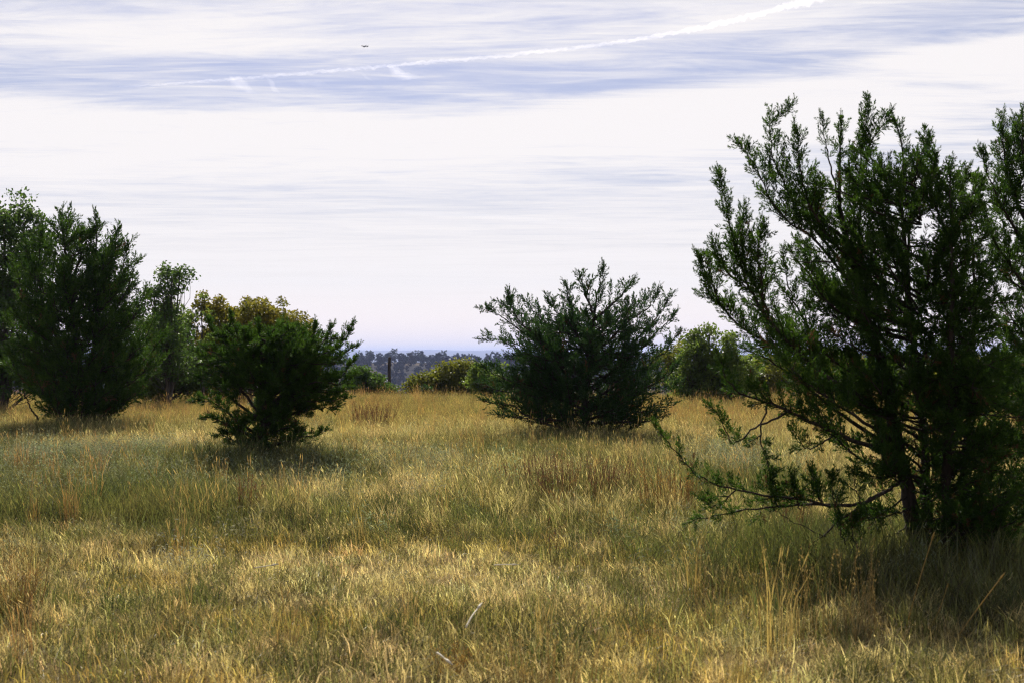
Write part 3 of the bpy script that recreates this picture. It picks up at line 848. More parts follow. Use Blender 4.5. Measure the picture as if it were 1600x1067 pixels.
broadleaf('oak_tree', 'yellowing autumn oak rising behind the low bushy juniper', 'oak tree', 380, 460, 47,
          [(340, 520, 46, 50), (385, 515, 60, 45), (440, 530, 42, 40), (330, 478, 26, 18), (405, 486, 34, 22), (452, 512, 30, 28), (350, 565, 60, 40), (450, 570, 50, 36), (310, 600, 30, 22), (350, 604, 34, 20), (470, 600, 40, 20)], M_OAKY, 4, 75, 0.38, 0.105, 440)
broadleaf('oak_tree', 'green oak bough standing out at the top of the yellowing oak', 'oak tree', 318, 480, 45.5,
          [(316, 478, 16, 16), (318, 530, 20, 34)], M_OAK, 14, 60, 0.26, 0.09, 46, trunk_r=0.06)
broadleaf('shrub', 'rounded green shrub at the foot of the wooden pole', 'shrub', 580, 575, 56,
          [(575, 600, 30, 24), (600, 612, 18, 12), (558, 592, 18, 20)], M_OAKD, 5, 70, 0.34, 0.10, 170, trunk_r=0.05)
broadleaf('oak_tree', 'rounded olive-yellow oak just beyond the crest right of the pole', 'oak tree', 700, 565, 62,
          [(700, 592, 40, 26), (668, 602, 30, 20), (722, 580, 22, 18), (745, 600, 30, 24), (650, 608, 14, 12)], M_OAKO, 6, 75, 0.40, 0.12, 270, trunk_r=0.1)
broadleaf('shrub', 'green shrub tucked behind the left side of the fan-shaped juniper', 'shrub', 760, 560, 50,
          [(757, 590, 24, 26), (775, 600, 20, 22)], M_OAK, 7, 65, 0.34, 0.10, 70, trunk_r=0.05)
broadleaf('oak_tree', 'yellow-green oak showing past the right side of the fan-shaped juniper', 'oak tree', 1052, 545, 52,
          [(1045, 585, 34, 36), (1065, 560, 18, 26)], M_OAKO, 8, 70, 0.36, 0.10, 100, trunk_r=0.09)
broadleaf('oak_tree', 'green oak between the fan-shaped juniper and the large juniper', 'oak tree', 1095, 515, 46,
          [(1095, 562, 32, 44), (1122, 548, 32, 36), (1086, 532, 14, 18), (1112, 520, 12, 12), (1140, 580, 44, 36), (1072, 590, 24, 26), (1085, 612, 34, 16), (1135, 610, 30, 18)], M_OAK, 9, 66, 0.32, 0.10, 290)
for i, (px, tp, Y, m, lab) in enumerate(((1215, 545, 52, M_OAKO, 'olive oak glimpsed behind the lower left limbs of the large juniper'),
                                         (1300, 555, 56, M_OAKY, 'yellow oak glimpsed through the middle of the large juniper'),
                                         (1395, 545, 54, M_OAK, 'green oak glimpsed behind the stems of the large juniper'),
                                         (1500, 535, 50, M_OAKO, 'olive oak glimpsed through the right half of the large juniper'),
                                         (1600, 525, 52, M_OAK, 'green oak behind the juniper at the right edge'))):
    broadleaf('oak_tree', lab, 'oak tree', px, tp, Y, [(px, 583, 48, 34), (px - 38, 592, 30, 24), (px + 36, 590, 32, 26), (px + 5, 566, 26, 16)], m, 20 + i, 60, 0.42, 0.12, 130, trunk_r=0.1)
broadleaf('shrub', 'small blue-green shrub at the foot of the olive oak', 'shrub', 668, 605, 54,
          [(667, 611, 10, 8)], M_JUN_BLUE, 33, 60, 0.18, 0.07, 22, trunk_r=0.03)


# ------------------------------------------------------------------ far wood on the valley's other side
def instancer(name, protos, pts, kinds, rots, scls, tints):
    """ONE object whose geometry nodes scatter the prototype meshes over its points"""
    coll = bpy.data.collections.new(name + '_kinds')
    for i, me in enumerate(protos):
        coll.objects.link(bpy.data.objects.new('%s_kind_%02d' % (name, i), me))
    me = bpy.data.meshes.new(name)
    n = len(pts)
    me.vertices.add(n)
    me.vertices.foreach_set('co', np.asarray(pts, np.float32).ravel())
    a = me.attributes.new('pick', 'INT', 'POINT'); a.data.foreach_set('value', np.asarray(kinds, np.int32))
    a = me.attributes.new('turn', 'FLOAT_VECTOR', 'POINT'); a.data.foreach_set('vector', np.asarray(rots, np.float32).ravel())
    a = me.attributes.new('size', 'FLOAT_VECTOR', 'POINT'); a.data.foreach_set('vector', np.asarray(scls, np.float32).ravel())
    a = me.attributes.new('tint', 'FLOAT_VECTOR', 'POINT'); a.data.foreach_set('vector', np.asarray(tints, np.float32).ravel())
    me.update()
    o = link(name, me)
    ng = bpy.data.node_groups.new(name + '_scatter', 'GeometryNodeTree')
    ng.interface.new_socket('Geometry', in_out='INPUT', socket_type='NodeSocketGeometry')
    ng.interface.new_socket('Geometry', in_out='OUTPUT', socket_type='NodeSocketGeometry')
    N, L = ng.nodes, ng.links
    gi, go = N.new('NodeGroupInput'), N.new('NodeGroupOutput')
    ip = N.new('GeometryNodeInstanceOnPoints')
    ci = N.new('GeometryNodeCollectionInfo')
    ci.inputs['Collection'].default_value = coll
    ci.inputs['Separate Children'].default_value = True
    ci.inputs['Reset Children'].default_value = True
    ip.inputs['Pick Instance'].default_value = True
    L.new(gi.outputs[0], ip.inputs['Points']); L.new(ci.outputs[0], ip.inputs['Instance'])
    for nm, ty, sock in (('pick', 'INT', 'Instance Index'), ('turn', 'FLOAT_VECTOR', 'Rotation'), ('size', 'FLOAT_VECTOR', 'Scale')):
        na = N.new('GeometryNodeInputNamedAttribute'); na.data_type = ty; na.inputs['Name'].default_value = nm
        L.new(na.outputs['Attribute'], ip.inputs[sock])
    L.new(ip.outputs[0], go.inputs[0])
    md = o.modifiers.new('scatter', 'NODES'); md.node_group = ng
    return o


def far_crown(seed, tall):
    r = np.random.default_rng(seed)
    k = 16
    c = unit(r.normal(0, 1, (k, 3))) * r.uniform(0.3, 1, (k, 1)) * np.array([2.6, 2.6, 2.2 * tall]) + np.array([0, 0, 3.6 * tall])
    v, f, sh = leaf_cloud(r, c, r.uniform(0.8, 1.4, k), 22, 0.95, 0.8)
    return v, f, sh


def far_wood():
    r = np.random.default_rng(77)
    protos = []
    for i in range(5):
        v, f, sh = far_crown(500 + i, 0.9 + 0.25 * i)
        protos.append(np_mesh('far_tree_kind', v, [f], sh, M_FARWOOD))
    n = 11000
    x = r.uniform(-480, 480, n); y = r.uniform(560, 1185, n)
    keep = ~((np.abs(y - 960 - 18 * np.sin(x / 40)) < 13) & (fbm(x / 60 + 3, y / 60, 2) > 0.42))          # a bare strip of slope
    keep &= r.random(n) < 0.55 + 0.6 * fbm(x / 50, y / 50, 3)
    x, y = x[keep], y[keep]; n = len(x)
    z = ground_h(x, y) - 0.4
    haze_pal = np.array([[0.012, 0.022, 0.042], [0.022, 0.019, 0.060], [0.018, 0.018, 0.056], [0.034, 0.024, 0.044], [0.012, 0.022, 0.042]])  # autumn purple-grey crowns, with distance haze painted in as extra blue
    ti = haze_pal[r.integers(0, 5, n)] * r.uniform(0.75, 1.25, (n, 1))
    s = r.uniform(0.5, 1.0, n)
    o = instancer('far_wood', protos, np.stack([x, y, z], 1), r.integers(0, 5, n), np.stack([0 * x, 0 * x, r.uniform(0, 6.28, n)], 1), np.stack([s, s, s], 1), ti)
    tag(o, 'hazy blue-purple wood covering the far hillside beyond the meadow', 'woods', kind='stuff')
    # trees one can tell apart on the skyline
    meshes = []
    for i in range(4):
        v, f, sh = far_crown(600 + i, 0.85 + 0.35 * i)
        W = MB(); W.tube(np.array([[0, 0, -0.5], [0.1, 0, 2.2], [0, 0.1, 4.0 + i]]), [0.3, 0.22, 0.1], 6)
        meshes.append((np_mesh('crown', v, [f], sh, M_FAR), W.mesh('trunk', M_OAKBARK, True)))
    k = 0
    for px in np.arange(553, 752, 9.5):
        px += r.uniform(-4, 4)
        Y = r.uniform(1120, 1170)
        X = (px - 800) / F * Y
        root = empty('skyline_tree', (X, Y, float(ground_h(X, Y))))
        s = r.uniform(0.6, 1.15)
        root.scale = (s, s, s); root.rotation_euler = (0, 0, r.uniform(0, 6.28))
        tag(root, 'small hazy blue-green tree on the skyline of the far wooded hill', 'tree', 'trees on the far skyline')
        c, t = meshes[k % 4]; k += 1
        a = link('crown', c, root); a['kind'] = 'stuff'
        link('trunk', t, root)


far_wood()


# ------------------------------------------------------------------ wooden pole beyond the crest
def pole():
    Y = 72.0
    X = (608 - 800) / F * Y
    g = float(ground_h(X, Y))
    top = CAM_H + (HZ - 559) / F * Y
    root = empty('wooden_pole', (X, Y, g))
    tag(root, 'plain dark wooden pole standing beyond the crest between the shrubs', 'pole')
    m = MB()
    H = top - g
    zz = np.linspace(-0.3, H, 9)
    m.tube(np.stack([0.02 * np.sin(zz * 2) + 0.012 * zz, 0 * zz, zz], 1), np.linspace(0.095, 0.075, 9), 12)
    link('shaft', m.mesh('shaft', M_POST, True), root)
    c = MB(); c.tube(np.array([[0.012 * H, 0, H], [0.012 * H, 0, H + 0.03]]), [0.082, 0.078], 12)
    link('cap', c.mesh('cap', M_POST, False), root)


pole()


# ------------------------------------------------------------------ meadow grasses
def blade_mesh(name, n, rad, h, lean, wid, seed, curl=0.5, head=0.0, mat=None, upright=0.0):
    """a tuft: n narrow blades of two bent segments; head = share that ends in a seed head"""
    r = np.random.default_rng(seed)
    a = r.random(n) * 6.283; q = np.sqrt(r.random(n)) * rad
    b = np.stack([np.cos(a) * q, np.sin(a) * q, np.full(n, -0.02)], 1)
    H = h * r.uniform(0.45, 1.1, n)
    la = r.random(n) * 6.283; lo = np.abs(r.normal(0, lean, n))
    dx = np.stack([np.cos(la), np.sin(la), 0 * la], 1)
    up = np.array([0, 0, 1.0])
    s1 = unit(up + dx * lo[:, None]); s2 = unit(up * (1 - curl * r.random(n))[:, None] + dx * (lo * 2.2 + curl * r.random(n))[:, None])
    p1 = b + s1 * (H * 0.55)[:, None]; p2 = p1 + s2 * (H * 0.45)[:, None]
    sd = unit(np.stack([-np.sin(la + 0.8), np.cos(la + 0.8), 0 * la], 1)) * (wid * r.uniform(0.6, 1.3, n))[:, None] * 0.5
    V = np.stack([b - sd, b + sd, p1 - sd * 0.8, p1 + sd * 0.8, p2], 1).reshape(-1, 3)
    i = np.arange(n)[:, None] * 5
    T = np.concatenate([i + np.array([[0, 1, 3]]), i + np.array([[0, 3, 2]]), i + np.array([[2, 3, 4]])])
    sh = np.repeat(r.random(n), 5)
    nh = int(n * head)
    if nh:
        hb = p2[:nh]; hd = s2[:nh]; sdh = unit(sd[:nh])
        L = h * 0.15 * r.uniform(0.6, 1.3, nh)[:, None]; w = wid * 0.75
        hv = np.stack([hb - hd * L * 0.6, hb + sdh * w, hb + hd * L * 0.5, hb - sdh * w], 1).reshape(-1, 3)
        j = np.arange(nh)[:, None] * 4 + len(V)
        T = np.concatenate([T, j + np.array([[0, 1, 2]]), j + np.array([[0, 2, 3]])])
        V = np.vstack([V, hv]); sh = np.concatenate([sh, np.repeat(r.uniform(0.6, 1.0, nh), 4)])
    return np_mesh(name, V, [T], sh, mat or M_DRY)


def forb_mesh(name, seed, h=0.32, stems=9, leaves=26):
    """airy silvery forb: thin branching stems with many tiny leaves"""
    r = np.random.default_rng(seed)
    V, T, sh = [], [], []
    n0 = 0
    for s in range(stems):
        a = r.random() * 6.28; q = r.random() * 0.14; lean = r.uniform(0.1, 0.7)
        b = np.array([math.cos(a) * q, math.sin(a) * q, -0.02]); d = unit([math.cos(a) * lean, math.sin(a) * lean, 1])
        H = h * r.uniform(0.5, 1.1); e = b + d * H
        sd = np.array([-math.sin(a), math.cos(a), 0]) * 0.0018
        V += [b - sd, b + sd, e]; T.append([n0, n0 + 1, n0 + 2]); n0 += 3; sh += [0.4] * 3
        for k in range(leaves):
            t = 0.25 + 0.75 * r.random()
            p = b + d * H * t + r.normal(0, 0.035, 3)
            ax = unit(r.normal(0, 1, 3)) * r.uniform(0.008, 0.02); si = unit(np.cross(ax, r.normal(0, 1, 3))) * 0.0035
            V += [p - ax, p + si, p + ax, p - si]; T += [[n0, n0 + 1, n0 + 2], [n0, n0 + 2, n0 + 3]]; n0 += 4; sh += [r.random()] * 4
    return np_mesh(name, np.array(V), [np.array(T)], np.array(sh), M_FORB)


SHORT = [blade_mesh('short_dry', 52, 0.17, 0.16, 0.60, 0.0058, 900 + i, 0.8, 0.0) for i in range(4)]
MID = [blade_mesh('straw', 36, 0.15, 0.42, 0.26, 0.0056, 910 + i, 0.45, 0.25) for i in range(4)]
GREEN = [blade_mesh('green', 42, 0.16, 0.30, 0.34, 0.0062, 920 + i, 0.6, 0.0) for i in range(4)]
FORB = [forb_mesh('forb', 930 + i) for i in range(4)]
TALL = [blade_mesh('tall_straw', 28, 0.10, 0.72, 0.13, 0.0054, 940 + i, 0.22, 0.5) for i in range(4)]

GOLD = np.array([0.43, 0.330, 0.100]); STRAW = np.array([0.68, 0.560, 0.285]); OLIVE = np.array([0.140, 0.140, 0.044]); GREENC = np.array([0.060, 0.080, 0.026])
SILVER = np.array([0.23, 0.26, 0.17]); RUST = np.array([0.19, 0.105, 0.044]); AMBER = np.array([0.33, 0.262, 0.090])


def skirt(x, y):
    """uncropped taller grass left standing round each juniper"""
    s = np.zeros_like(x)
    for px, d, rad in ((1450, 11.0, 1.0), (1640, 12.0, 1.0), (912, 26.3, 2.3), (118, 29.2, 2.2), (412, 19.6, 1.3)):
        s = np.maximum(s, np.exp(-(((x - (px - 800) / F * d) / rad) ** 2 + ((y - d) / rad) ** 2)))
    return s


def scatter(density, seed, dmin=4.6, dmax=60.0):
    """random points over the wedge of meadow in front of the camera (wider than the picture)"""
    r = np.random.default_rng(seed)
    X, Yv = [], []
    for d0, d1 in ((dmin, 9), (9, 16), (16, 26), (26, 40), (40, dmax)):
        d1 = min(d1, dmax)
        if d1 <= d0: continue
        w = 0.46 * d1 + 2.5
        k = int(density((d0 + d1) / 2) * (d1 - d0) * 2 * w)
        y = r.uniform(d0, d1, k); x = r.uniform(-w, w, k)
        ok = np.abs(x) < 0.46 * y + 2.5
        X.append(x[ok]); Yv.append(y[ok])
    return np.concatenate(X), np.concatenate(Yv), r


def px_of(x, y, h=0.0):
    return 800 + F * x / y, HZ + (CAM_H - h) / y * F


def blob(x, y, px, py, rx, ry, h=0.0):
    """soft patch centred where the photo pixel meets the ground"""
    d = (CAM_H - h) * F / (py - HZ)
    cx = (px - 800) / F * d
    wx = rx / F * d
    d0 = (CAM_H - h) * F / (py + ry - HZ); d1 = (CAM_H - h) * F / (max(py - ry, HZ + 18) - HZ)
    wy = (d1 - d0) / 2; cyy = (d0 + d1) / 2
    return np.exp(-(((x - cx) / wx) ** 2 + ((y - cyy) / wy) ** 2))


def fields(x, y):
    """where tall stands, where green, where silver"""
    n1 = fbm(x / 2.2 + 3, y / 2.2 + 8, 4); n2 = fbm(x / 5.5 + 30, y / 5.5 + 1, 3); n3 = fbm(x / 0.9 + 9, y / 0.9 + 2, 3)
    edge = 12.6 + 1.8 * (fbm(x / 2.5 + 70, x * 0 + 5, 3) - 0.5) + 0.25 * np.clip(-x - 2, 0, 4)
    tall = sstep((y - edge) / 1.0)                                       # the standing sward begins here
    green = 0.45 * sstep((n1 - 0.45) * 5) + 0.75 * tall * sstep((n2 - 0.36) * 5) * (1 - sstep((y - 22) / 7))
    green = np.maximum(green, 0.95 * blob(x, y, 1390, 905, 330, 75))
    green = np.maximum(green, 0.65 * blob(x, y, 1040, 770, 190, 60)); green = np.maximum(green, 0.55 * blob(x, y, 260, 960, 130, 50))
    green = np.maximum(green, 0.75 * blob(x, y, 100, 690, 140, 22)); green = np.maximum(green, 0.6 * blob(x, y, 940, 700, 130, 20))
    silver = np.maximum.reduce([blob(x, y, 60, 738, 200, 26), 0.8 * blob(x, y, 260, 765, 170, 26), 0.95 * blob(x, y, 430, 752, 130, 26), 0.45 * blob(x, y, 640, 740, 150, 26), 0.4 * blob(x, y, 1140, 735, 70, 26)])
    silver = silver * (0.5 + n1)
    return tall, green, silver, n1, n2, n3


def meadow():
    r0 = np.random.default_rng(1)

    def pose(r, n, lean):
        return np.stack([r.normal(0, lean, n), r.normal(0, lean, n), r.uniform(0, 6.28, n)], 1)

    def jit(r, base, n, v=0.24):
        return base * (1 + r.normal(0, v, (n, 1))) * (1 + r.normal(0, 0.05, (n, 3)))

    # short dry grass: the carpet everywhere
    x, y, r = scatter(lambda d: 46 if d < 16 else (26 if d < 30 else 14), 101)
    tall, green, silver, n1, n2, n3 = fields(x, y)
    n = len(x)
    base = GOLD + (STRAW - GOLD) * sstep((n3 - 0.32) * 3)[:, None]
    g = np.clip(green * 0.75 + 0.8 * (r.random(n) < 0.30), 0, 1)[:, None]
    col = base * (1 - g) + OLIVE * g
    s = (0.35 + 1.3 * n1) * r.uniform(0.65, 1.35, n)
    o = instancer('dry_grass', SHORT, np.stack([x, y, ground_h(x, y)], 1), r.integers(0, 4, n), pose(r, n, 0.12), np.stack([s ** 0.5, s ** 0.5, s], 1), np.clip(jit(r, col, n), 0.01, 0.8))
    tag(o, 'short matted golden dry grass carpeting the meadow', 'grass', kind='stuff')

    # straw-coloured standing grass
    x, y, r = scatter(lambda d: 30 if d < 16 else (30 if d < 40 else 24), 102)
    tall, green, silver, n1, n2, n3 = fields(x, y)
    tuft = sstep((fbm(x / 0.55 + 5, y / 0.8 + 50, 2) - 0.52) * 7)          # tussocks
    near = np.maximum.reduce([0.75 * blob(x, y, 20, 905, 60, 80), 0.5 * blob(x, y, 840, 1060, 200, 60), 0.35 * (n1 > 0.56)])
    p = np.clip(tall * (0.55 + 0.6 * n2), 0, 1) * (1 - 0.5 * green) * (1 - 0.75 * np.clip(silver, 0, 1)) + (1 - tall) * (near + 0.06 + 0.45 * tuft) + 0.5 * skirt(x, y)
    k = r.random(len(x)) < p
    x, y, n1, n2, n3, green, tl = x[k], y[k], n1[k], n2[k], n3[k], green[k], tall[k]; n = len(x)
    col = STRAW * (1 - n2[:, None]) * 1.05 + AMBER * n2[:, None]
    far = sstep((y - 26) / 12)[:, None]
    col = col * (1 - far) + (AMBER * 1.05) * far
    g = np.clip(green * 0.75 + 0.75 * (r.random(n) < 0.34 - 0.08 * far[:, 0]), 0, 1)[:, None]
    col = col * (1 - g) + OLIVE * 1.15 * g
    s = (0.65 + 0.55 * n1) * r.uniform(0.75, 1.25, n) * (0.52 + 0.48 * tl) * (1 + 0.35 * skirt(x, y))
    o = instancer('straw_grass', MID, np.stack([x, y, ground_h(x, y)], 1), r.integers(0, 4, n), pose(r, n, 0.07), np.stack([s ** 0.5, s ** 0.5, s], 1), np.clip(jit(r, col, n), 0.01, 0.8))
    tag(o, 'knee-high straw-coloured grass with seed heads standing across the meadow', 'grass', kind='stuff')

    # green blades
    x, y, r = scatter(lambda d: 30 if d < 16 else (24 if d < 30 else 12), 103)
    tall, green, silver, n1, n2, n3 = fields(x, y)
    k = r.random(len(x)) < np.clip(green * 1.1 + 0.10 + 0.6 * skirt(x, y), 0, 1)
    x, y, n1, n3, green, tall = x[k], y[k], n1[k], n3[k], green[k], tall[k]; n = len(x)
    col = GREENC * (1 - n3[:, None]) + OLIVE * n3[:, None]
    under = blob(x, y, 1390, 905, 330, 75)
    s = (0.65 + 0.45 * green + 0.55 * tall * n1 + 0.6 * under) * r.uniform(0.75, 1.25, n) * (1 + 0.7 * skirt(x, y) * (1 - under))
    o = instancer('green_grass', GREEN, np.stack([x, y, ground_h(x, y)], 1), r.integers(0, 4, n), pose(r, n, 0.08), np.stack([s ** 0.5, s ** 0.5, s], 1), np.clip(jit(r, col, n), 0.01, 0.8))
    tag(o, 'green grass growing in patches and in the shade of the junipers', 'grass', kind='stuff')

    # silvery forbs
    x, y, r = scatter(lambda d: 30 if d > 12 else 6, 104, 7, 34)
    tall, green, silver, n1, n2, n3 = fields(x, y)
    k = r.random(len(x)) < np.clip(silver * 1.1 * sstep((y - 11.5) / 2.5) + 0.012, 0, 1)
    x, y, n1 = x[k], y[k], n1[k]; n = len(x)
    s = (0.8 + 0.6 * n1) * r.uniform(0.75, 1.3, n)
    col = np.tile(SILVER, (n, 1))
    o = instancer('silver_forbs', FORB, np.stack([x, y, ground_h(x, y)], 1), r.integers(0, 4, n), pose(r, n, 0.08), np.stack([s, s, s], 1), np.clip(jit(r, col, n), 0.01, 0.8))
    tag(o, 'airy silver-green forbs forming a pale band on the left of the meadow', 'wild plants', kind='stuff')

    # scattered tall seed stalks
    x, y, r = scatter(lambda d: 2.2 if d < 20 else 3.2, 105, 6.5)
    tall, green, silver, n1, n2, n3 = fields(x, y)
    k = r.random(len(x)) < np.clip(tall * (0.25 + 1.2 * sstep((n2 - 0.5) * 5)) + 0.10, 0, 1) * (1 - 0.8 * np.clip(silver, 0, 1))
    x, y, n2 = x[k], y[k], n2[k]; n = len(x)
    col = AMBER * (1 - n2[:, None]) + (RUST * 1.4) * n2[:, None]
    s = r.uniform(0.6, 1.05, n)
    o = instancer('tall_seed_grass', TALL, np.stack([x, y, ground_h(x, y)], 1), r.integers(0, 4, n), pose(r, n, 0.05), np.stack([s, s, s], 1), np.clip(jit(r, col, n), 0.01, 0.8))
    tag(o, 'scattered tall amber seed stalks rising above the meadow grass', 'grass', kind='stuff')


meadow()


# ------------------------------------------------------------------ clumps one can tell apart
def solid_leaf(name, col, trans=0.4):
    return leaf_material(name, tuple(c * 0.72 for c in col), tuple(min(1, c * 1.2) for c in col), trans, 1.25, 0.45, 0.35)


M_RUST = solid_leaf('rust_stems', (0.20, 0.105, 0.048))
M_REDBROWN = solid_leaf('red_brown_stems', (0.17, 0.070, 0.032))
M_STRAWC = solid_leaf('straw_stems', (0.40, 0.285, 0.105))
M_AMBERC = solid_leaf('amber_stems', (0.31, 0.185, 0.055))
M_GREENW = solid_leaf('green_weed', (0.085, 0.13, 0.035))


def seeded_stems(r, n, rad, h, lean, thick=1.0):
    m = MB()
    seeds_v, seeds_t, k = [], [], 0
    for i in range(n):
        a = r.random() * 6.28; q = r.random() ** 0.5 * rad
        b = np.array([math.cos(a) * q, math.sin(a) * q, -0.03])
        d = unit([math.cos(a) * lean * r.random() + r.normal(0, 0.06), math.sin(a) * lean * r.random() + r.normal(0, 0.06), 1])
        H = h * r.uniform(0.6, 1.08)
        mid = b + d * H * 0.5; e = b + d * H + np.array([r.normal(0, 0.05) * h, r.normal(0, 0.05) * h, 0])
        m.tube(spline([b, mid, e], 5), np.linspace(0.0026, 0.001, 5) * thick, 3, False)
        for s in range(8):
            t = r.uniform(0.72, 1.0)
            p = b + (e - b) * t + r.normal(0, 0.006, 3)
            ax = unit(r.normal(0, 0.4, 3) + np.array([0, 0, 1])) * r.uniform(0.005, 0.013); si = unit(np.cross(ax, r.normal(0, 1, 3))) * 0.0026 * thick
            seeds_v += [p - ax, p + si, p + ax, p - si]; seeds_t += [[k, k + 1, k + 2], [k, k + 2, k + 3]]; k += 4
    s = MB(); s.add(np.array(seeds_v), np.array(seeds_t))
    return m, s


def clump(name, label, cat, px, py, n, rad, h, lean, mat, seed, group=None, leaves=0.6, thick=1.0):
    d = CAM_H * F / (py - HZ); x = (px - 800) / F * d
    r = np.random.default_rng(seed)
    root = empty(name, (x, d, float(ground_h(x, d))))
    tag(root, label, cat, group)
    m, s = seeded_stems(r, n, rad, h, lean, thick)
    me = m.mesh('stems', mat); me.attributes.new('shade', 'FLOAT', 'POINT').data.foreach_set('value', r.random(m.n).astype(np.float32))
    o = link('stems', me, root); o['kind'] = 'stuff'
    me = s.mesh('seed_heads', mat); me.attributes.new('shade', 'FLOAT', 'POINT').data.foreach_set('value', np.repeat(r.random(s.n // 4), 4).astype(np.float32))
    o = link('seed_heads', me, root); o['kind'] = 'stuff'
    if leaves:
        o = link('blades', blade_mesh('blades', int(n * leaves) + 8, rad, h * 0.65, lean * 0.9, 0.005, seed + 1, 0.5, 0.0, mat), root)
        o['kind'] = 'stuff'
    return root


clump('dry_weed', 'wide rust-red seeding weed patch in front of the fan-shaped juniper', 'weed', 890, 790, 210, 0.70, 0.60, 0.34, M_RUST, 1, thick=1.7)
clump('dry_weed', 'narrow red-brown weed stalks standing alone on the left below the bushy juniper', 'weed', 385, 818, 30, 0.10, 0.50, 0.18, M_REDBROWN, 2, thick=1.5)
clump('dry_weed', 'spreading brown grass clump at the crest right of the bushy juniper', 'weed', 580, 672, 120, 0.45, 0.70, 0.5, M_REDBROWN, 3, thick=2.2)
clump('dry_weed', 'thin red-brown weed stalk near the middle where the tall sward ends', 'weed', 862, 880, 9, 0.04, 0.50, 0.2, M_REDBROWN, 4, leaves=0)
clump('dry_weed', 'amber and red stalks just left of the tip of the long low branch', 'weed', 1045, 812, 90, 0.28, 0.62, 0.15, M_AMBERC, 5, thick=1.5)
clump('dry_weed', 'red-brown stalks rising through the long low juniper branch', 'weed', 1240, 872, 22, 0.10, 0.62, 0.12, M_REDBROWN, 6, leaves=0)
clump('grass_clump', 'tall dark straw tussock at the left edge of the picture', 'grass clump', 12, 955, 70, 0.22, 0.50, 0.25, M_AMBERC, 7)
clump('grass_clump', 'large upright straw tussock at the bottom middle of the picture', 'grass clump', 840, 1085, 80, 0.30, 0.36, 0.30, M_STRAWC, 8)
clump('grass_clump', 'small dark tussock at the bottom left of centre', 'grass clump', 705, 1050, 30, 0.10, 0.22, 0.3, M_AMBERC, 9)
clump('green_weed', 'small bright green weed low on the left of the foreground', 'weed', 172, 950, 22, 0.08, 0.24, 0.35, M_GREENW, 10, leaves=1.5)
for i, (px, py, h, w) in enumerate(((1105, 980, 0.5, 'leftmost'), (1180, 985, 0.55, 'second from left'), (1240, 1000, 0.62, 'third from left'), (1290, 1005, 0.60, 'fourth from left'), (1330, 1005, 0.66, 'fifth from left'), (1362, 1000, 0.62, 'rightmost'))):
    clump('grass_clump', w + ' of six thin straw tussocks before the shaded grass under the large juniper', 'grass clump', px, py, 9, 0.07, h, 0.22, M_STRAWC, 30 + i, 'tall straw stems in front of the large juniper', leaves=0.5)


def straw(name, label, p0, p1, r0, mat, seed):
    """one long leaning or fallen stem with a bend and a seed tip"""
    r = np.random.default_rng(seed)
    p0 = np.array(p0); p1 = np.array(p1)
    root = empty(name, tuple(p0)); tag(root, label, 'stalk')
    L = np.linalg.norm(p1 - p0)
    mid = (p1 - p0) * 0.5 + np.array([0, 0, 0.02 * L]) + r.normal(0, 0.01 * L, 3)
    m = MB(); P = spline([np.zeros(3), mid, p1 - p0], 10); m.tube(P, np.linspace(r0, r0 * 0.6, 10), 5)
    me = m.mesh('stem', mat, True); me.attributes.new('shade', 'FLOAT', 'POINT').data.foreach_set('value', np.full(m.n, 0.8, np.float32))
    link('stem', me, root)
    h = MB(); T = unit(P[-1] - P[-2]); h.tube(np.array([P[-1], P[-1] + T * 0.03, P[-1] + T * 0.07]), [r0 * 0.8, r0 * 1.5, r0 * 0.3], 5)
    me = h.mesh('seed_head', mat, True); me.attributes.new('shade', 'FLOAT', 'POINT').data.foreach_set('value', np.full(h.n, 0.6, np.float32))
    link('seed_head', me, root)


M_PALE = solid_leaf('bleached_stalk', (0.62, 0.56, 0.44), 0.25)


def on_ground(px, py, up=0.0):
    d = (CAM_H - up) * F / (py - HZ); x = (px - 800) / F * d
    return np.array([x, d, float(ground_h(x, d)) + up])


straw('leaning_stalk', 'long straw stalk leaning right before the stems of the large juniper', on_ground(1415, 975), at(1455, 843, 8.6), 0.0042, M_STRAWC, 1)
straw('leaning_stalk', 'longest pale stalk leaning far right at the lower right of the picture', on_ground(1485, 1005), at(1560, 905, 8.0), 0.0035, M_STRAWC, 2)
straw('leaning_stalk', 'short straw stalk leaning right between the two longer ones', on_ground(1448, 985), at(1478, 918, 8.3), 0.003, M_STRAWC, 3)
straw('bleached_stalk', 'bleached white stalk tilted in the foreground grass left of centre', at(728, 979, 7.6), at(746, 950, 7.75), 0.006, M_PALE, 4)
straw('bleached_stalk', 'thin bleached stalk lying flat in the short golden grass at centre', at(772, 882, 10.6), at(798, 881, 10.5), 0.006, M_PALE, 5)
straw('bleached_stalk', 'bleached stalk lying in the short grass on the left', at(398, 886, 10.4), at(424, 882, 10.5), 0.006, M_PALE, 6)
straw('bleached_stalk', 'short bleached stalk at the bottom left of the large straw tussock', at(683, 1018, 7.0), at(695, 1027, 6.95), 0.006, M_PALE, 7)


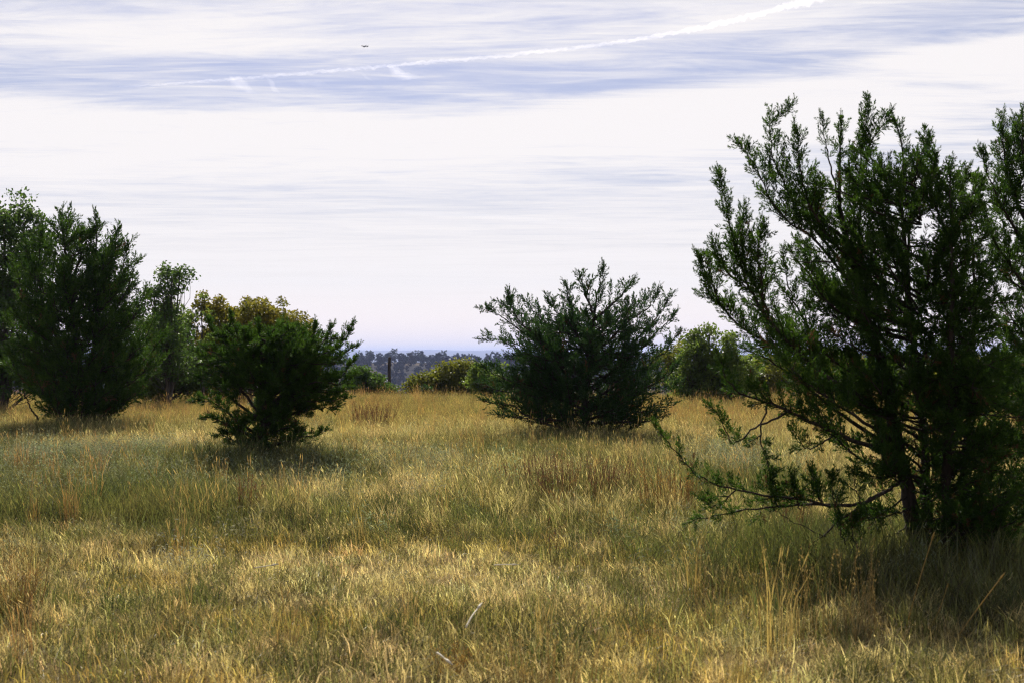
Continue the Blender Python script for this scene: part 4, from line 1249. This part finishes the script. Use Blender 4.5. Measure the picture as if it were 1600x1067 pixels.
# ------------------------------------------------------------------ sky things: airliner and vapour trails
def airplane():
    Y = 9500.0
    c = at(569, 72, Y)
    m, N, L = nodes_of('airframe_grey')
    p = N.new('ShaderNodeBsdfPrincipled'); p.inputs['Base Color'].default_value = (0.16, 0.16, 0.19, 1); p.inputs['Roughness'].default_value = 0.4
    o = N.new('ShaderNodeOutputMaterial'); L.new(p.outputs[0], o.inputs[0])
    root = empty('airplane', tuple(c)); tag(root, 'small grey jet airliner flying left above the vapour trail', 'airplane')
    root.rotation_euler = (math.radians(-8), math.radians(4), math.radians(25))
    f = MB()
    s = np.array([-26, -25, -23, -19, 0, 12, 20, 26.0])
    f.tube(np.stack([s, 0 * s, np.where(s > 10, (s - 10) * 0.05, 0)], 1), [0.3, 1.3, 2.2, 2.7, 2.8, 2.6, 1.7, 0.4], 14)
    link('fuselage', f.mesh('fuselage', m, True), root)

    def slab(name, pts, t):
        pts = np.array(pts, float); n = len(pts)
        nrm = unit(np.cross(pts[1] - pts[0], pts[2] - pts[0])) * t / 2
        b = MB(); b.add(np.vstack([pts + nrm, pts - nrm]), None, [[0, 1, 2, 3], [7, 6, 5, 4]] + [[i, i + 4, (i + 1) % 4 + 4, (i + 1) % 4] for i in range(4)])
        link(name, b.mesh(name, m), root)
    for sgn in (1, -1):
        slab('wing', [(-7, sgn * 1.5, -1.2), (3, sgn * 1.5, -1.2), (10, sgn * 25, 1.6), (7, sgn * 25, 1.6)], 0.8)
        slab('tailplane', [(19, sgn * 0.8, 1.0), (24, sgn * 0.8, 1.0), (27, sgn * 9, 1.6), (25, sgn * 9, 1.6)], 0.5)
        e = MB(); e.tube(np.array([[-8, sgn * 8, -2.4], [-6.5, sgn * 8, -2.4], [-2, sgn * 8, -2.3]]), [1.4, 1.6, 1.0], 12)
        link('engine', e.mesh('engine', m, True), root)
    slab('fin', [(17, 0, 2), (24, 0, 2), (28, 0, 10.5), (25, 0, 10.5)], 0.6)


airplane()


def vapour(name, label, pts, rad, dens, seed, cat='contrail', rings=420, sides=10, lump=0.55, freq=0.9):
    """a closed lumpy tube of ice cloud: scattering volume, no surface"""
    m, N, L = nodes_of('ice_cloud_' + name)
    p = N.new('ShaderNodeVolumePrincipled')
    p.inputs['Color'].default_value = (0.98, 0.97, 0.98, 1); p.inputs['Density'].default_value = dens; p.inputs['Anisotropy'].default_value = 0.72
    o = N.new('ShaderNodeOutputMaterial'); L.new(p.outputs[0], o.inputs['Volume'])
    m.cycles.homogeneous_volume = True
    C = spline(pts, rings)
    t = np.linspace(0, 1, rings)
    R = np.interp(t, np.linspace(0, 1, len(rad)), rad)
    th = np.arange(sides) / sides * 2 * math.pi
    tan = unit(np.gradient(C, axis=0))
    a = unit(np.cross(tan, [0.0, 0.0, 1.0])); b = np.cross(a, tan)
    arc = np.concatenate([[0], np.cumsum(np.linalg.norm(np.diff(C, axis=0), axis=1))])
    q = arc[:, None] / 60.0 * freq + 0 * th[None]
    nz = fbm(q + seed * 7.3, th[None] * 1.4 + 11 + 0 * q, 3) - 0.5
    wob = (fbm(arc / 90.0 * freq + seed, arc * 0 + 4, 2) - 0.5) * R * 0.8
    RR = np.clip(R[:, None] * (1 + 2.6 * lump * nz), R[:, None] * 0.10, None)
    v = C[:, None, :] + (a[:, None] * np.cos(th)[None, :, None] + b[:, None] * np.sin(th)[None, :, None]) * RR[..., None]
    v[:, :, 2] += wob[:, None]
    i = np.arange(rings - 1)[:, None] * sides; j = np.arange(sides)[None]; k = (j + 1) % sides
    f = np.stack([i + j, i + k, i + sides + k, i + sides + j], -1).reshape(-1, 4)
    v = np.vstack([v.reshape(-1, 3), C[0] + [0, 0, wob[0]], C[-1] + [0, 0, wob[-1]]])
    e = rings * sides
    tr = [[e, (x + 1) % sides, x] for x in range(sides)] + [[e + 1, e - sides + x, e - sides + (x + 1) % sides] for x in range(sides)]
    me = np_mesh(name, v - C[0], [f, np.array(tr)], None, m)
    bm = bmesh.new(); bm.from_mesh(me); bmesh.ops.recalc_face_normals(bm, faces=bm.faces); bm.to_mesh(me); bm.free()
    tag(link(name, me, None, tuple(C[0])), label, cat)


def trails():
    D = 20000.0
    A = lambda pp: [at(*p, D) for p in pp]
    vapour('contrail', 'long white vapour trail rising across the sky to the top right', A(((185, 136), (300, 128), (500, 112), (650, 99), (800, 85), (950, 68), (1080, 46), (1180, 23), (1265, 0), (1330, -18))),
           [8, 22, 25, 26, 26, 27, 34, 46, 54, 54], 0.0026, 1, rings=1300, lump=0.85, freq=1.1)
    vapour('cloud_streak', 'faint thin streak of cloud low in the white middle of the sky', A(((415, 318), (560, 327), (720, 337), (860, 347), (960, 353))), [5, 26, 44, 40, 5], 0.0005, 2, 'cloud', 120, 10, 0.3, 0.12)
    for j, (pp, w, d, lab) in enumerate(((((358, 118), (368, 128), (380, 138), (402, 147)), (10, 90, 80, 8), 0.0007, 'leftmost small cloud wisp hanging below the vapour trail'),
                                        (((414, 120), (422, 128), (428, 140), (438, 146)), (8, 34, 48, 8), 0.0010, 'hooked small cloud wisp second from the left below the vapour trail'),
                                        (((455, 124), (475, 130), (500, 132), (522, 137)), (8, 50, 44, 8), 0.0004, 'faint small cloud wisp in the middle of those below the vapour trail'),
                                        (((562, 112), (570, 119), (584, 127)), (8, 34, 6), 0.0008, 'tiny cloud wisp left of the brightest one below the vapour trail'),
                                        (((606, 100), (618, 109), (634, 117), (662, 121)), (20, 80, 54, 6), 0.0013, 'brightest small cloud wisp touching the vapour trail above centre'))):
        vapour('cloud_wisp', lab, A(pp), w, d, 10 + j, 'cloud', 60, 10, 0.8, 0.5)


trails()


# ------------------------------------------------------------------ haze: the valley air
def haze():
    m, N, L = nodes_of('valley_haze')
    p = N.new('ShaderNodeVolumePrincipled')
    p.inputs['Color'].default_value = (0.52, 0.63, 1.0, 1)
    p.inputs['Density'].default_value = 0.000105
    p.inputs['Anisotropy'].default_value = 0.2
    o = N.new('ShaderNodeOutputMaterial'); L.new(p.outputs[0], o.inputs['Volume'])
    m.cycles.homogeneous_volume = True
    b = MB()
    X, Y0, Y1, Z0, Z1 = 20000, -20000, 20000, -95, float(np.max(ground_h(*np.meshgrid(np.linspace(-19000, 19000, 220), np.linspace(-19000, 19000, 220))))) + 4
    v = [(x, y, z) for z in (Z0, Z1) for y in (Y0, Y1) for x in (-X, X)]
    b.add(v, None, [[0, 2, 3, 1], [4, 5, 7, 6], [0, 1, 5, 4], [2, 6, 7, 3], [0, 4, 6, 2], [1, 3, 7, 5]])
    o = link('haze', b.mesh('haze', m))
    tag(o, 'thin blue air haze over the valley and far ridges', 'haze', kind='stuff')


haze()
